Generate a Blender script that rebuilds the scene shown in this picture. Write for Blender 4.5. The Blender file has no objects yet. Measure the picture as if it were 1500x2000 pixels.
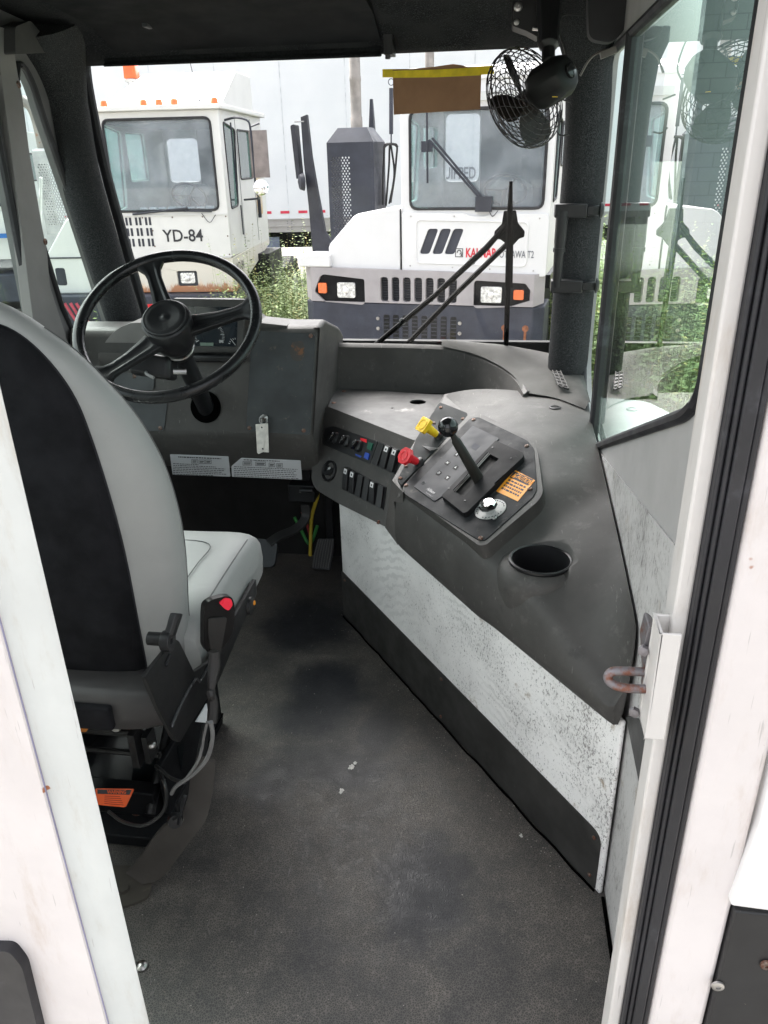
import bpy, bmesh, math, random
from mathutils import Vector, Matrix, geometry, noise
random.seed(7)
V = Vector
SC = bpy.context.scene
COL = SC.collection
rad = math.radians
# ------------------------------------------------------------------ camera
F_PX = 1500.0; PITCH = rad(24.6); YAW = rad(8.5); ROLL = rad(-1.3)
CP = V((0, 0, 1.4))
_f = V((-math.sin(YAW)*math.cos(PITCH), math.cos(YAW)*math.cos(PITCH), -math.sin(PITCH)))
_r0 = V((math.cos(YAW), math.sin(YAW), 0)); _u0 = _r0.cross(_f)
_r = _r0*math.cos(ROLL)+_u0*math.sin(ROLL); _u = _u0*math.cos(ROLL)-_r0*math.sin(ROLL)
cam_d = bpy.data.cameras.new("camera"); cam = bpy.data.objects.new("camera", cam_d); COL.objects.link(cam)
cam.matrix_world = Matrix(((_r.x, _u.x, -_f.x, CP.x), (_r.y, _u.y, -_f.y, CP.y), (_r.z, _u.z, -_f.z, CP.z), (0, 0, 0, 1)))
cam_d.sensor_fit = 'VERTICAL'; cam_d.sensor_height = 36; cam_d.lens = 27
cam_d.clip_start = 0.02; cam_d.clip_end = 500
SC.camera = cam
# ------------------------------------------------------------------ light
SUN_EL = rad(55); SUN_AZ = rad(322)     # azimuth from +Y clockwise: high, ahead and to the left, behind thin cloud
w = bpy.data.worlds.new("World"); SC.world = w; w.use_nodes = True
nt = w.node_tree; nt.nodes.clear()
sky = nt.nodes.new('ShaderNodeTexSky'); sky.sky_type = 'NISHITA'; sky.sun_disc = False
sky.sun_elevation = SUN_EL; sky.sun_rotation = SUN_AZ
sky.air_density = 1.0; sky.dust_density = 6.0; sky.ozone_density = 0.6
bgn = nt.nodes.new('ShaderNodeBackground'); bgn.inputs[1].default_value = 0.15
hsv = nt.nodes.new('ShaderNodeHueSaturation'); hsv.inputs['Saturation'].default_value = 0.22
wo = nt.nodes.new('ShaderNodeOutputWorld')
nt.links.new(sky.outputs[0], hsv.inputs['Color']); nt.links.new(hsv.outputs[0], bgn.inputs[0]); nt.links.new(bgn.outputs[0], wo.inputs[0])
sl = bpy.data.lights.new("sun", 'SUN'); sl.energy = 1.0; sl.angle = rad(40); sl.color = (1, .975, .955)
so = bpy.data.objects.new("sun", sl); COL.objects.link(so)
sd = V((math.sin(SUN_AZ)*math.cos(SUN_EL), math.cos(SUN_AZ)*math.cos(SUN_EL), math.sin(SUN_EL)))
so.rotation_euler = sd.to_track_quat('Z', 'Y').to_euler()
SC.view_settings.view_transform = 'Standard'; SC.view_settings.look = 'None'
SC.view_settings.exposure = 2.4; SC.view_settings.gamma = 1
try:
    SC.cycles.max_bounces = 10; SC.cycles.diffuse_bounces = 5; SC.cycles.transparent_max_bounces = 16
except Exception: pass
# ------------------------------------------------------------------ measuring: photo point + a real plane -> world point
def ray(px, py): return _f+_r*((px-750)/F_PX)-_u*((py-1000)/F_PX)
def P(px, py, x=None, y=None, z=None, Z=None):
    d = ray(px, py)
    if x is not None: t = (x-CP.x)/d.x
    elif y is not None: t = (y-CP.y)/d.y
    elif z is not None: t = (z-CP.z)/d.z
    else: t = Z
    return CP+d*t
def PL(px, py, o, n):
    d = ray(px, py); return CP+d*((V(o)-CP).dot(n)/d.dot(n))
def pls(pts, o, n): return [PL(a, b, o, n) for a, b in pts]
def pnorm(a, b, c):
    n = (b-a).cross(c-a).normalized()
    return n if n.dot(CP-a) > 0 else -n
# ------------------------------------------------------------------ materials
MATS = {}
class N:
    def __init__(s, name):
        m = bpy.data.materials.new(name); m.use_nodes = True; s.m = m; s.t = m.node_tree; s.t.nodes.clear()
        s.out = s.new('ShaderNodeOutputMaterial'); s.tc = s.new('ShaderNodeTexCoord').outputs['Object']
    def new(s, k, **kw):
        n = s.t.nodes.new(k)
        for a, b in kw.items(): setattr(n, a, b)
        return n
    def l(s, a, b): s.t.links.new(a, b)
    def noise(s, scale, detail=4, rough=.55, vec=None, dist=0):
        n = s.new('ShaderNodeTexNoise'); n.inputs['Scale'].default_value = scale; n.inputs['Detail'].default_value = detail
        n.inputs['Roughness'].default_value = rough; n.inputs['Distortion'].default_value = dist
        s.l(vec or s.tc, n.inputs['Vector']); return n.outputs['Fac']
    def mapv(s, scale=(1, 1, 1), rot=(0, 0, 0)):
        n = s.new('ShaderNodeMapping'); n.inputs['Scale'].default_value = scale; n.inputs['Rotation'].default_value = rot
        s.l(s.tc, n.inputs['Vector']); return n.outputs[0]
    def ramp(s, v, a, b, ca=(0, 0, 0, 1), cb=(1, 1, 1, 1)):
        n = s.new('ShaderNodeMapRange'); n.inputs[1].default_value = a; n.inputs[2].default_value = b
        n.interpolation_type = 'SMOOTHSTEP'; s.l(v, n.inputs[0]); return n.outputs[0]
    def mix(s, f, a, b):
        n = s.new('ShaderNodeMix', data_type='RGBA')
        for i, q in ((0, f), (6, a), (7, b)):
            if hasattr(q, 'default_value') or hasattr(q, 'is_linked'): s.l(q, n.inputs[i])
            else: n.inputs[i].default_value = q if i == 0 else (*q[:3], 1)
        return n.outputs[2]
    def math(s, op, a, b=0.0):
        n = s.new('ShaderNodeMath', operation=op)
        for i, q in enumerate((a, b)):
            if isinstance(q, (int, float)): n.inputs[i].default_value = q
            else: s.l(q, n.inputs[i])
        return n.outputs[0]
    def bump(s, h, strength=.3, dist=.001):
        n = s.new('ShaderNodeBump'); n.inputs['Strength'].default_value = strength; n.inputs['Distance'].default_value = dist
        s.l(h, n.inputs['Height']); return n.outputs[0]
    def bsdf(s, col, rough=.5, metal=0.0, normal=None, coat=0.0, spec=.5, emis=None):
        b = s.new('ShaderNodeBsdfPrincipled')
        for nm, q in (('Base Color', col), ('Roughness', rough), ('Metallic', metal)):
            if isinstance(q, tuple): b.inputs[nm].default_value = (*q[:3], 1)
            elif isinstance(q, (int, float)): b.inputs[nm].default_value = q
            else: s.l(q, b.inputs[nm])
        b.inputs['Coat Weight'].default_value = coat; b.inputs['Coat Roughness'].default_value = .08
        b.inputs['Specular IOR Level'].default_value = spec
        if normal is not None: s.l(normal, b.inputs['Normal'])
        s.l(b.outputs[0], s.out.inputs[0]); s.b = b; return b
def M(name, col, rough=.5, metal=0., var=.25, vs=6, bs=0, bst=.2, bd=.0006, dirt=None, dth=(.62, .72), ds=30, coat=0., spec=.35, rust=None, rth=(.6, .7), rs=4, dvec=None):
    if name in MATS: return MATS[name]
    n = N(name)
    c = n.mix(n.ramp(n.noise(vs, 5), .3, .7), tuple(x*(1-var) for x in col), tuple(min(1, x*(1+var*.6)) for x in col))
    if dirt: c = n.mix(n.ramp(n.noise(ds, 6, .7, n.mapv(dvec) if dvec else None), *dth), c, dirt)
    if rust: c = n.mix(n.ramp(n.noise(rs, 8, .65), *rth), c, rust)
    r = n.ramp(n.noise(vs*2.3, 4), .2, .8)
    r = n.math('ADD', n.math('MULTIPLY', r, .18), max(.02, rough-.09))
    nm = n.bump(n.noise(bs, 3, .6), bst, bd) if bs else None
    n.bsdf(c, r, metal, nm, coat, spec); MATS[name] = n.m; return n.m
def dash_mat():
    n = N('dash_plastic'); c = n.mix(n.ramp(n.noise(6, 7, .65), .3, .7), (.050, .048, .0455), (.072, .069, .065))
    c = n.mix(n.math('MULTIPLY', n.ramp(n.noise(17, 8, .75), .54, .74), .7), c, (.125, .12, .112))
    c = n.mix(n.math('MULTIPLY', n.ramp(n.noise(34, 4, .6, n.mapv((5, .8, 1), (rad(20), rad(30), rad(40)))), .66, .72), .6), c, (.17, .165, .155))
    c = n.mix(n.math('MULTIPLY', n.ramp(n.noise(12, 6, .7), .60, .75), .6), c, (.026, .025, .025))
    c = n.mix(n.ramp(n.noise(150, 4, .7), .74, .77), c, (.24, .23, .21))
    n.bsdf(c, n.math('ADD', n.math('MULTIPLY', n.noise(14, 6, .7), .3), .42), 0., n.bump(n.math('ADD', n.noise(800, 3, .7), n.math('MULTIPLY', n.noise(30, 5), .6)), .45, .0007), spec=.28); return n.m
dash_m = dash_mat()
dashd_m = M('dash_plastic_dark', (.045, .044, .043), .5, var=.2, bs=900, bst=.3)
plate_m = M('coated_plate', (.040, .043, .045), .42, var=.35, vs=9, dirt=(.11, .10, .09), dth=(.62, .75), ds=45, bs=500, bst=.2)
rustplate_m = M('coated_plate_rusty', (.038, .042, .044), .42, var=.35, vs=9, dirt=(.10, .085, .07), dth=(.6, .75), ds=38, bs=500)
blk_m = M('black_plastic', (.014, .014, .015), .38, var=.2, bs=700, bst=.15)
blkg_m = M('black_gloss', (.010, .010, .011), .16, var=.1, coat=.3)
wheelm = M('wheel_rubber', (.012, .012, .013), .26, var=.2, bs=400, bst=.06)
rub_m = M('rubber_seal', (.018, .018, .021), .5, var=.25, dirt=(.06, .06, .07), ds=9, dth=(.55, .75))
blkmet = M('black_metal', (.022, .023, .025), .38, .3, var=.3, dirt=(.09, .085, .08), ds=40, dth=(.68, .75))
chrome = M('chrome', (.8, .8, .8), .08, 1., var=.05)
steel_m = M('steel', (.42, .41, .40), .35, 1., var=.25, rust=(.16, .06, .03), rs=25, rth=(.58, .68))
rusty_m = M('rusty_steel', (.19, .18, .19), .5, .6, var=.3, rust=(.17, .07, .045), rs=28, rth=(.48, .6), bs=220, bst=.5)
screw_m = M('rusty_screw', (.16, .12, .10), .5, .6, var=.4, vs=200, rust=(.14, .06, .04), rs=150, rth=(.45, .6))
def vinyl():
    n = N('grey_vinyl'); c = n.mix(n.ramp(n.noise(3, 5), .3, .7), (.265, .268, .262), (.315, .315, .308)); c = n.mix(n.ramp(n.noise(13, 7, .7), .62, .82), c, (.21, .20, .19))
    h = n.math('ADD', n.math('MULTIPLY', n.noise(420, 3), .10), n.math('MULTIPLY', n.noise(9, 3, .5, n.mapv((1, 1, 2.2)), .8), 1.6))
    n.bsdf(c, .46, 0., n.bump(h, .35, .004), spec=.35); return n.m
vinyl_m = vinyl()
void_m = M('void_black', (.0015, .0015, .0015), 1., spec=0.)
vinyl_d = M('grey_vinyl_bolster', (.045, .042, .042), .4, var=.2, bs=420, bst=.12)
fab_m = M('black_fabric', (.0115, .0115, .0135), .95, var=.35, vs=18, bs=900, bst=.8, bd=.0012, spec=.15, dirt=(.03, .03, .032), ds=160, dth=(.66, .74))
white_m = M('white_paint', (.74, .735, .73), .38, var=.04, dirt=(.55, .47, .38), ds=6, dth=(.7, .9), coat=.15)
def worn_paint(name, col, pink=0.):
    n = N(name); c = n.mix(n.ramp(n.noise(2.2, 7, .65), .3, .72), tuple(x*.90 for x in col), tuple(min(.9, x*1.05) for x in col))
    c = n.mix(n.math('MULTIPLY', n.ramp(n.noise(7, 8, .72, n.mapv((2, 2, .55))), .50, .74), .75), c, (col[0]*.74, col[1]*.66, col[2]*.58))
    c = n.mix(n.ramp(n.noise(46, 5, .7, n.mapv((1, 1, .8))), .715, .745), c, (.26, .19, .14))
    c = n.mix(n.math('MULTIPLY', n.ramp(n.noise(30, 3, .5, n.mapv((7, 7, .35), (0, rad(4), 0))), .69, .72), .6), c, (.33, .31, .30))
    c = n.mix(n.ramp(n.noise(15, 3, .5), .755, .77), c, (.30, .10, .04))
    n.bsdf(c, n.math('ADD', n.math('MULTIPLY', n.noise(12, 5), .25), .36), 0., n.bump(n.noise(26, 6, .6), .12, .0025)); MATS[name] = n.m; return n.m
jamb_m = worn_paint('jamb_paint', (.53, .545, .53))
pink_m = worn_paint('rear_panel_paint', (.60, .56, .55))
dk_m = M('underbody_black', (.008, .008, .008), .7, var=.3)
amber_m = M('amber_lens', (.75, .16, .04), .25, var=.1, coat=.4)
red_m = M('red_plastic', (.62, .02, .03), .3, var=.15, coat=.2)
yel_m = M('yellow_plastic', (.75, .50, .02), .35, var=.12, vs=40)
yelhose = M('yellow_hose', (.38, .28, .02), .5)
grnhose = M('green_hose', (.03, .20, .04), .5)
redhose = M('red_hose', (.3, .03, .03), .5)
cord_m = M('grey_cable', (.16, .16, .16), .5)
card_m = M('cardboard', (.27, .15, .085), .9, var=.12, vs=12)
tape_m = M('yellow_tape', (.72, .55, .02), .5, var=.2, vs=30)
paper_m = M('sticker_paper', (.62, .64, .66), .5, var=.08)
tag_m = M('tag_plastic', (.66, .63, .58), .5, var=.15, vs=60)
ink_m = M('ink', (.03, .03, .035), .6)
ink2_m = M('faded_ink', (.16, .17, .19), .7)
orange_m = M('orange_label', (.80, .30, .02), .5, var=.1)
oran2_m = M('red_orange_label', (.70, .10, .02), .5, var=.1)
blue_m = M('blue_plastic', (.02, .06, .32), .4)
green_m = M('green_plastic', (.01, .07, .045), .4)
letter_m = M('white_mark', (.62, .62, .62), .6)
lred_m = M('red_lettering', (.60, .02, .04), .5)
stitch_m = M('stitch_thread', (.5, .5, .5), .8)
scr_m = M('gauge_face', (.012, .018, .024), .12, var=.2, coat=.6)
lcd_m = M('lcd_green', (.17, .23, .19), .3)
# outdoor materials
tw_m = M('truck_white', (.63, .63, .61), .4, var=.05, vs=2, dirt=(.55, .42, .26), ds=3, dth=(.66, .95), rust=(.45, .17, .05), rs=5, rth=(.74, .80))
kw_m = M('clean_truck_white', (.65, .65, .65), .35, var=.04, vs=2, dirt=(.55, .5, .42), ds=4, dth=(.72, .95))
def edge_rust(name, base, h0, h1, col=(.42, .15, .04)):
    n = N(name); sx = n.new('ShaderNodeSeparateXYZ'); n.l(n.tc, sx.inputs[0])
    g = n.ramp(sx.outputs[2], h1, h0); ns = n.noise(7, 8, .7, n.mapv((1, 1, .35)))
    f = n.ramp(n.math('ADD', ns, n.math('MULTIPLY', g, .42)), .72, .86)
    st = n.ramp(n.math('ADD', n.noise(9, 6, .6, n.mapv((1, 1, .12))), n.math('MULTIPLY', g, .25)), .62, .9)
    c = n.mix(st, base, (.62, .40, .22)); c = n.mix(f, c, col)
    n.bsdf(c, .5); MATS[name] = n.m; return n.m
lowy_m = edge_rust('lower_panel_rusty', (.60, .57, .50), 1.0, 1.25, (.34, .15, .07))
gpan_m = M('grey_front_panel', (.33, .31, .315), .5, var=.08, rust=(.42, .24, .13), rs=2.2, rth=(.66, .78))
bump_m = M('bumper_slate', (.038, .042, .058), .55, var=.25, vs=4, dirt=(.2, .2, .22), ds=18, dth=(.66, .75), rust=(.3, .1, .04), rs=3, rth=(.74, .8))
stack_m = M('stack_shield', (.033, .036, .048), .45, var=.2, dirt=(.35, .35, .35), ds=25, dth=(.74, .76))
alu_m = M('grey_aluminium', (.5, .51, .5), .45, .5, var=.15)
post_m = M('dark_frame', (.024, .025, .033), .5, var=.3)
tyre_m = M('tyre', (.03, .03, .03), .8, bs=60, bst=.5)
inner_m = M('cab_interior_grey', (.16, .17, .185), .7, var=.15)
rail_m = M('trailer_rail', (.38, .365, .345), .5, var=.08)
def trailer_mat():
    n = N('trailer_wall'); c = n.mix(n.ramp(n.noise(1.2, 6), .3, .75), (.65, .665, .68), (.71, .72, .73))
    c = n.mix(n.ramp(n.noise(9, 8, .7, n.mapv((1, 1, .5))), .76, .82), c, (.3, .3, .33))
    sx = n.new('ShaderNodeSeparateXYZ'); n.l(n.tc, sx.inputs[0])
    n.bsdf(c, .45); MATS['trailer_wall'] = n.m; return n.m
trail_m = trailer_mat()
def glassm(name, tint, refl_tint, haze=0., rough=0.0, refl=1.3):
    n = N(name); fr = n.new('ShaderNodeFresnel'); fr.inputs[0].default_value = 1.52
    tr = n.new('ShaderNodeBsdfTransparent'); tr.inputs[0].default_value = (*tint, 1)
    gl = n.new('ShaderNodeBsdfGlossy'); gl.inputs['Color'].default_value = (*refl_tint, 1); gl.inputs['Roughness'].default_value = rough
    mx = n.new('ShaderNodeMixShader'); ge = n.new('ShaderNodeNewGeometry'); ff = n.math('MULTIPLY', fr.outputs[0], n.math('SUBTRACT', 1.0, ge.outputs['Backfacing'])); ff = n.math('MULTIPLY', ff, refl); n.l(ff, mx.inputs[0]); n.l(tr.outputs[0], mx.inputs[1]); n.l(gl.outputs[0], mx.inputs[2])
    last = mx.outputs[0]
    if haze:
        df = n.new('ShaderNodeBsdfDiffuse'); df.inputs[0].default_value = (.5, .53, .57, 1)
        m2 = n.new('ShaderNodeMixShader'); hz = n.math('MULTIPLY', n.math('ADD', n.ramp(n.noise(3, 6), .3, .8), .6), haze)
        n.l(hz, m2.inputs[0]); n.l(last, m2.inputs[1]); n.l(df.outputs[0], m2.inputs[2]); last = m2.outputs[0]
    n.l(last, n.out.inputs[0]); MATS[name] = n.m; return n.m
glass_side = glassm('tinted_side_glass', (.84, .96, .91), (1, 1, 1), refl=2.0)
glass_left = glassm('left_side_glass', (.90, .96, .94), (1, 1, 1), refl=.4)
glass_ws = glassm('windshield_glass', (.985, .985, .985), (1, 1, 1), refl=.3)
glass_tr = glassm('dusty_truck_glass', (.88, .92, .94), (1, 1, 1), .22)
glass_tg = glassm('green_truck_glass', (.62, .85, .78), (1, 1, 1), .10)
def felt_mat():
    n = N('felt_lining'); a = n.noise(260, 3, .8); b = n.noise(9, 3)
    c = n.mix(n.ramp(a, .48, .72), (.007, .008, .009), (.055, .058, .062)); c = n.mix(n.ramp(b, .35, .7), c, (.02, .021, .022))
    n.b = None; n.bsdf(c, .95, 0., n.bump(a, .6, .002), spec=.1); return n.m
felt_m = felt_mat()
def pillar_mat():
    n = N('pillar_felt'); a = n.noise(520, 3, .8); b = n.noise(7, 4)
    c = n.mix(n.ramp(a, .46, .66), (.018, .019, .020), (.095, .098, .10)); c = n.mix(n.math('MULTIPLY', n.ramp(b, .4, .7), .5), c, (.03, .031, .032))
    n.bsdf(c, .95, 0., n.bump(a, .7, .002), spec=.05); return n.m
pillar_m = pillar_mat()
flat_blk = M('matt_black_plastic', (.008, .008, .009), .68, var=.25, spec=.18, bs=700, bst=.15, dirt=(.05, .048, .045), ds=40, dth=(.62, .78))
flat_plate = M('matt_grey_plate', (.030, .032, .033), .68, var=.3, spec=.15, dirt=(.09, .085, .08), ds=30, dth=(.6, .75))
feltd_m = M('dark_header_cloth', (.012, .013, .014), .9, var=.4, vs=140, bs=400, bst=.4, spec=.1)
headp_m = M('dark_header_panel', (.006, .007, .008), .8, var=.3, spec=.08)
def floor_mat():
    n = N('rubber_floor')
    vo = n.new('ShaderNodeTexVoronoi', feature='DISTANCE_TO_EDGE'); vo.inputs['Scale'].default_value = 230; n.l(n.tc, vo.inputs['Vector'])
    crack = n.ramp(vo.outputs['Distance'], .14, .02)
    wob = n.noise(5, 8, .7); fine = n.noise(22, 8, .75)
    worn = n.ramp(n.math('ADD', n.math('MULTIPLY', wob, .6), n.math('MULTIPLY', fine, .4)), .36, .62)
    base = n.mix(worn, (.024, .0235, .024), (.047, .043, .039)); lt = n.mix(worn, (.056, .053, .051), (.14, .125, .11))
    # black grease stains where boots turn, each with its own place and ragged edge
    st = None
    for (x, y, rx, ry, k) in ((-.11, 1.13, .10, .15, 1.), (-.04, 1.20, .05, .05, .8), (-.45, 1.74, .13, .20, 1.), (-.58, 2.12, .16, .20, .9), (-.38, 1.48, .16, .09, .75), (-.27, 1.62, .06, .12, .8), (-.50, 1.40, .07, .10, .8), (.03, .98, .07, .09, .45), (-.30, .98, .06, .05, .4)):
        mp = n.new('ShaderNodeMapping'); mp.vector_type = 'TEXTURE'; mp.inputs['Location'].default_value = (x, y, 0); mp.inputs['Scale'].default_value = (rx, ry, 1); n.l(n.tc, mp.inputs['Vector'])
        ln = n.new('ShaderNodeVectorMath', operation='LENGTH'); n.l(mp.outputs[0], ln.inputs[0])
        d = n.math('ADD', ln.outputs['Value'], n.math('MULTIPLY', n.math('SUBTRACT', n.noise(9, 8, .72), .5), 1.7))
        f = n.math('MULTIPLY', n.ramp(d, 1.3, .5), k); st = f if st is None else n.math('MAXIMUM', st, f)
    base = n.mix(st, base, (.008, .009, .012)); lt = n.mix(st, lt, (.022, .023, .027))
    c = n.mix(n.math('MULTIPLY', crack, .85), base, lt)
    c = n.mix(n.ramp(n.noise(75, 6, .8), .73, .76), c, (.22, .21, .19))
    scr = n.ramp(n.noise(26, 3, .5, n.mapv((6, .7, 1), (0, 0, rad(28)))), .70, .715); c = n.mix(n.math('MULTIPLY', scr, .5), c, (.12, .115, .11))
    r = n.math('ADD', n.math('MULTIPLY', n.ramp(fine, .3, .7), .22), .42); r = n.math('SUBTRACT', r, n.math('MULTIPLY', st, .10))
    n.bsdf(c, r, 0., n.bump(vo.outputs['Distance'], .6, .0014), spec=.4); return n.m
floor_m = floor_mat()
def dirty_white(name, axis_grad=True, a=(.56, .56, .54), g0=.0, g1=1.1, streak=False, amount=.42):
    # white painted sheet, scuffed black more and more towards the door (object x)
    n = N(name); sx = n.new('ShaderNodeSeparateXYZ'); n.l(n.tc, sx.inputs[0])
    g = n.ramp(sx.outputs[0], g0, g1) if axis_grad else 1.0
    sp = n.noise(210, 8, .75, n.mapv((1, 1, .6) if not streak else (2.2, 1, .25), (0, rad(25), 0)))
    clump = n.ramp(n.noise(11, 5), .3, .7)
    k = n.math('MULTIPLY', g, .068); k = n.math('ADD', k, n.math('MULTIPLY', clump, .035))
    cl4 = n.math('MULTIPLY', n.math('SUBTRACT', n.noise(5, 6, .7), .5), .32); f = n.ramp(n.math('ADD', n.math('ADD', sp, k), cl4), .61, .70)
    f = n.math('MULTIPLY', f, .8)
    c = n.mix(n.ramp(n.noise(5, 6), .35, .75), a, tuple(x*.78 for x in a))
    c = n.mix(f, c, (.09, .08, .072))
    c = n.mix(n.math('MULTIPLY', n.ramp(n.noise(14, 7, .7), .6, .72), g if axis_grad else .5), c, (.27, .21, .14))
    sc = n.ramp(n.noise(38, 4, .6, n.mapv((5, 5, .9), (0, rad(38), 0))), .705, .73); c = n.mix(sc, c, (.07, .06, .06))
    wv = n.new('ShaderNodeTexWave', wave_type='RINGS', rings_direction='Y'); wv.inputs['Scale'].default_value = 14; wv.inputs['Distortion'].default_value = 5; wv.inputs['Detail'].default_value = 3; wv.inputs['Detail Scale'].default_value = 2.2
    n.l(n.tc, wv.inputs['Vector']); sm = n.math('MULTIPLY', n.ramp(wv.outputs['Fac'], .45, .9), n.ramp(n.noise(4.5, 4), .48, .66)); c = n.mix(n.math('MULTIPLY', sm, .22), c, (.25, .25, .24))
    n.bsdf(c, .5, 0., n.bump(sp, .25, .0008)); MATS[name] = n.m; return n.m
kick_w = dirty_white('scuffed_white_panel', True, (.86, .85, .83), -.36, .22)
wall_w = dirty_white('scuffed_wall', False, (.52, .51, .50), streak=True)
wall_u = M('upper_wall_paint', (.40, .39, .385), .5, var=.06, dirt=(.14, .13, .13), ds=30, dth=(.68, .76), dvec=(3, 3, .5))
post_w = worn_paint('door_post_paint', (.54, .52, .50))
kickb = M('black_kick_plate', (.034, .033, .031), .55, var=.3, vs=12, dirt=(.09, .085, .08), ds=30, dth=(.66, .74), dvec=(1, 1, 3))
tray_m = M('worn_tray', (.075, .074, .073), .5, var=.4, vs=9, dirt=(.26, .25, .24), ds=10, dth=(.58, .72), bs=200, bst=.15)
def block_mat():
    n = N('painted_block'); b = n.new('ShaderNodeTexBrick'); n.l(n.mapv((1, 1, 1), (rad(90), 0, 0)), b.inputs['Vector'])
    b.inputs['Scale'].default_value = 1; b.inputs['Brick Width'].default_value = .4; b.inputs['Row Height'].default_value = .2
    b.inputs['Mortar Size'].default_value = .008; b.inputs['Color1'].default_value = (.30, .32, .335, 1); b.inputs['Color2'].default_value = (.285, .305, .32, 1); b.inputs['Mortar'].default_value = (.22, .235, .25, 1)
    n.bsdf(b.outputs[0], .8, 0., n.bump(n.noise(40), .2, .004)); return n.m
block_m = block_mat()
def ground_mat():
    n = N('dry_ground'); c = n.mix(n.ramp(n.noise(1.1, 8, .65), .35, .62), (.30, .285, .26), (.23, .22, .195)); c = n.mix(n.ramp(n.noise(25, 6, .7), .5, .7), c, (.14, .13, .11))
    n.bsdf(c, .95, 0., n.bump(n.noise(30, 6), .8, .05)); return n.m
ground_m = ground_mat()
def leafm(name, a, b):
    n = N(name); oi = n.noise(2.5, 3); c = n.mix(n.ramp(oi, .35, .65), a, b)
    n.bsdf(c, .6, spec=.3); MATS[name] = n.m; return n.m
leaf_m = leafm('weed_leaf', (.13, .19, .06), (.23, .30, .115)); leafy = leafm('weed_leaf_yellow', (.26, .26, .07), (.36, .33, .12)); straw_m = leafm('dry_straw', (.30, .24, .13), (.42, .35, .20))
# ------------------------------------------------------------------ mesh kit
class G:
    def __init__(s): s.v = []; s.f = []; s.mi = []; s.m = 0
    def add(s, vs, fs):
        o = len(s.v); s.v += [V(p) for p in vs]; s.f += [tuple(o+i for i in f) for f in fs]; s.mi += [s.m]*len(fs); return s
    def box(s, a, b):
        x0, y0, z0 = (min(a[i], b[i]) for i in range(3)); x1, y1, z1 = (max(a[i], b[i]) for i in range(3))
        return s.add([(x0, y0, z0), (x1, y0, z0), (x1, y1, z0), (x0, y1, z0), (x0, y0, z1), (x1, y0, z1), (x1, y1, z1), (x0, y1, z1)],
                     [(0, 3, 2, 1), (4, 5, 6, 7), (0, 1, 5, 4), (1, 2, 6, 5), (2, 3, 7, 6), (3, 0, 4, 7)])
    def obox(s, c, ex, ey, ez):   # half-axes
        c = V(c); ex = V(ex); ey = V(ey); ez = V(ez); p = []
        for k in (-1, 1):
            for a, b in ((-1, -1), (1, -1), (1, 1), (-1, 1)): p.append(c+ex*a+ey*b+ez*k)
        return s.add(p, [(0, 3, 2, 1), (4, 5, 6, 7), (0, 1, 5, 4), (1, 2, 6, 5), (2, 3, 7, 6), (3, 0, 4, 7)])
    def plate(s, pts, n, th, holes=()):
        pts = [V(p) for p in pts]; n = V(n).normalized()
        def area(L):
            a = V((0, 0, 0))
            for i in range(len(L)): a += L[i].cross(L[(i+1) % len(L)])
            return a.dot(n)
        if area(pts) < 0: pts = pts[::-1]
        loops = [pts]
        for h in holes:
            h = [V(p) for p in h]
            loops.append(h[::-1] if area(h) > 0 else h)
        # rotate to 2D for a robust tessellation
        ex = n.orthogonal().normalized(); ey = n.cross(ex)
        l2 = [[V((p.dot(ex), p.dot(ey), 0)) for p in L] for L in loops]
        tris = geometry.tessellate_polygon(l2); allp = [p for L in loops for p in L]; k = len(allp); fs = []
        for t in tris:
            a, b, c = (allp[i] for i in t)
            if (b-a).cross(c-a).dot(n) < 0: t = t[::-1]
            fs.append(tuple(t)); fs.append(tuple(i+k for i in t[::-1]))
        o = 0
        for L in loops:
            m = len(L)
            for i in range(m):
                j = (i+1) % m; fs.append((o+i, o+i+k, o+j+k, o+j))
            o += m
        return s.add(allp+[p-n*th for p in allp], fs)
    def rings(s, R, closed=True, cap=True):
        m = len(R[0]); vs = [p for r in R for p in r]; fs = []
        for i in range(len(R)-1):
            for j in range(m if closed else m-1):
                k = (j+1) % m; fs.append((i*m+j, i*m+k, (i+1)*m+k, (i+1)*m+j))
        if cap and closed: fs.append(tuple(range(m))[::-1]); fs.append(tuple((len(R)-1)*m+j for j in range(m)))
        return s.add(vs, fs)
    def tube(s, pts, r, seg=10, closed=False, cap=True, sq=None):
        pts = [V(p) for p in pts]; n = len(pts); R = []; rr = r if isinstance(r, (list, tuple)) else [r]*n; up = None
        for i, p in enumerate(pts):
            if closed: t = (pts[(i+1) % n]-pts[i-1])
            else: t = pts[min(i+1, n-1)]-pts[max(i-1, 0)]
            t.normalize()
            if up is None: up = t.orthogonal().normalized()
            up = (up-t*up.dot(t)).normalized(); b = t.cross(up)
            R.append([p+(up*math.cos(a)+b*math.sin(a))*rr[i] for a in (2*math.pi*k/seg for k in range(seg))])
        if closed: R.append(R[0]); cap = False
        return s.rings(R, True, cap)
    def lathe(s, c, ax, prof, seg=32, cap=True):   # prof: (radius, height along ax)
        c = V(c); ax = V(ax).normalized(); e = ax.orthogonal().normalized(); b = ax.cross(e)
        return s.rings([[c+ax*h+(e*math.cos(a)+b*math.sin(a))*max(r, 1e-5) for a in (2*math.pi*k/seg for k in range(seg))] for r, h in prof], True, cap)
    def sphere(s, c, r, n=16, ax=(0, 0, 1), sy=1.):
        return s.lathe(c, ax, [(r*math.sin(math.pi*i/n), -r*sy*math.cos(math.pi*i/n)) for i in range(n+1)], 2*n)
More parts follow.
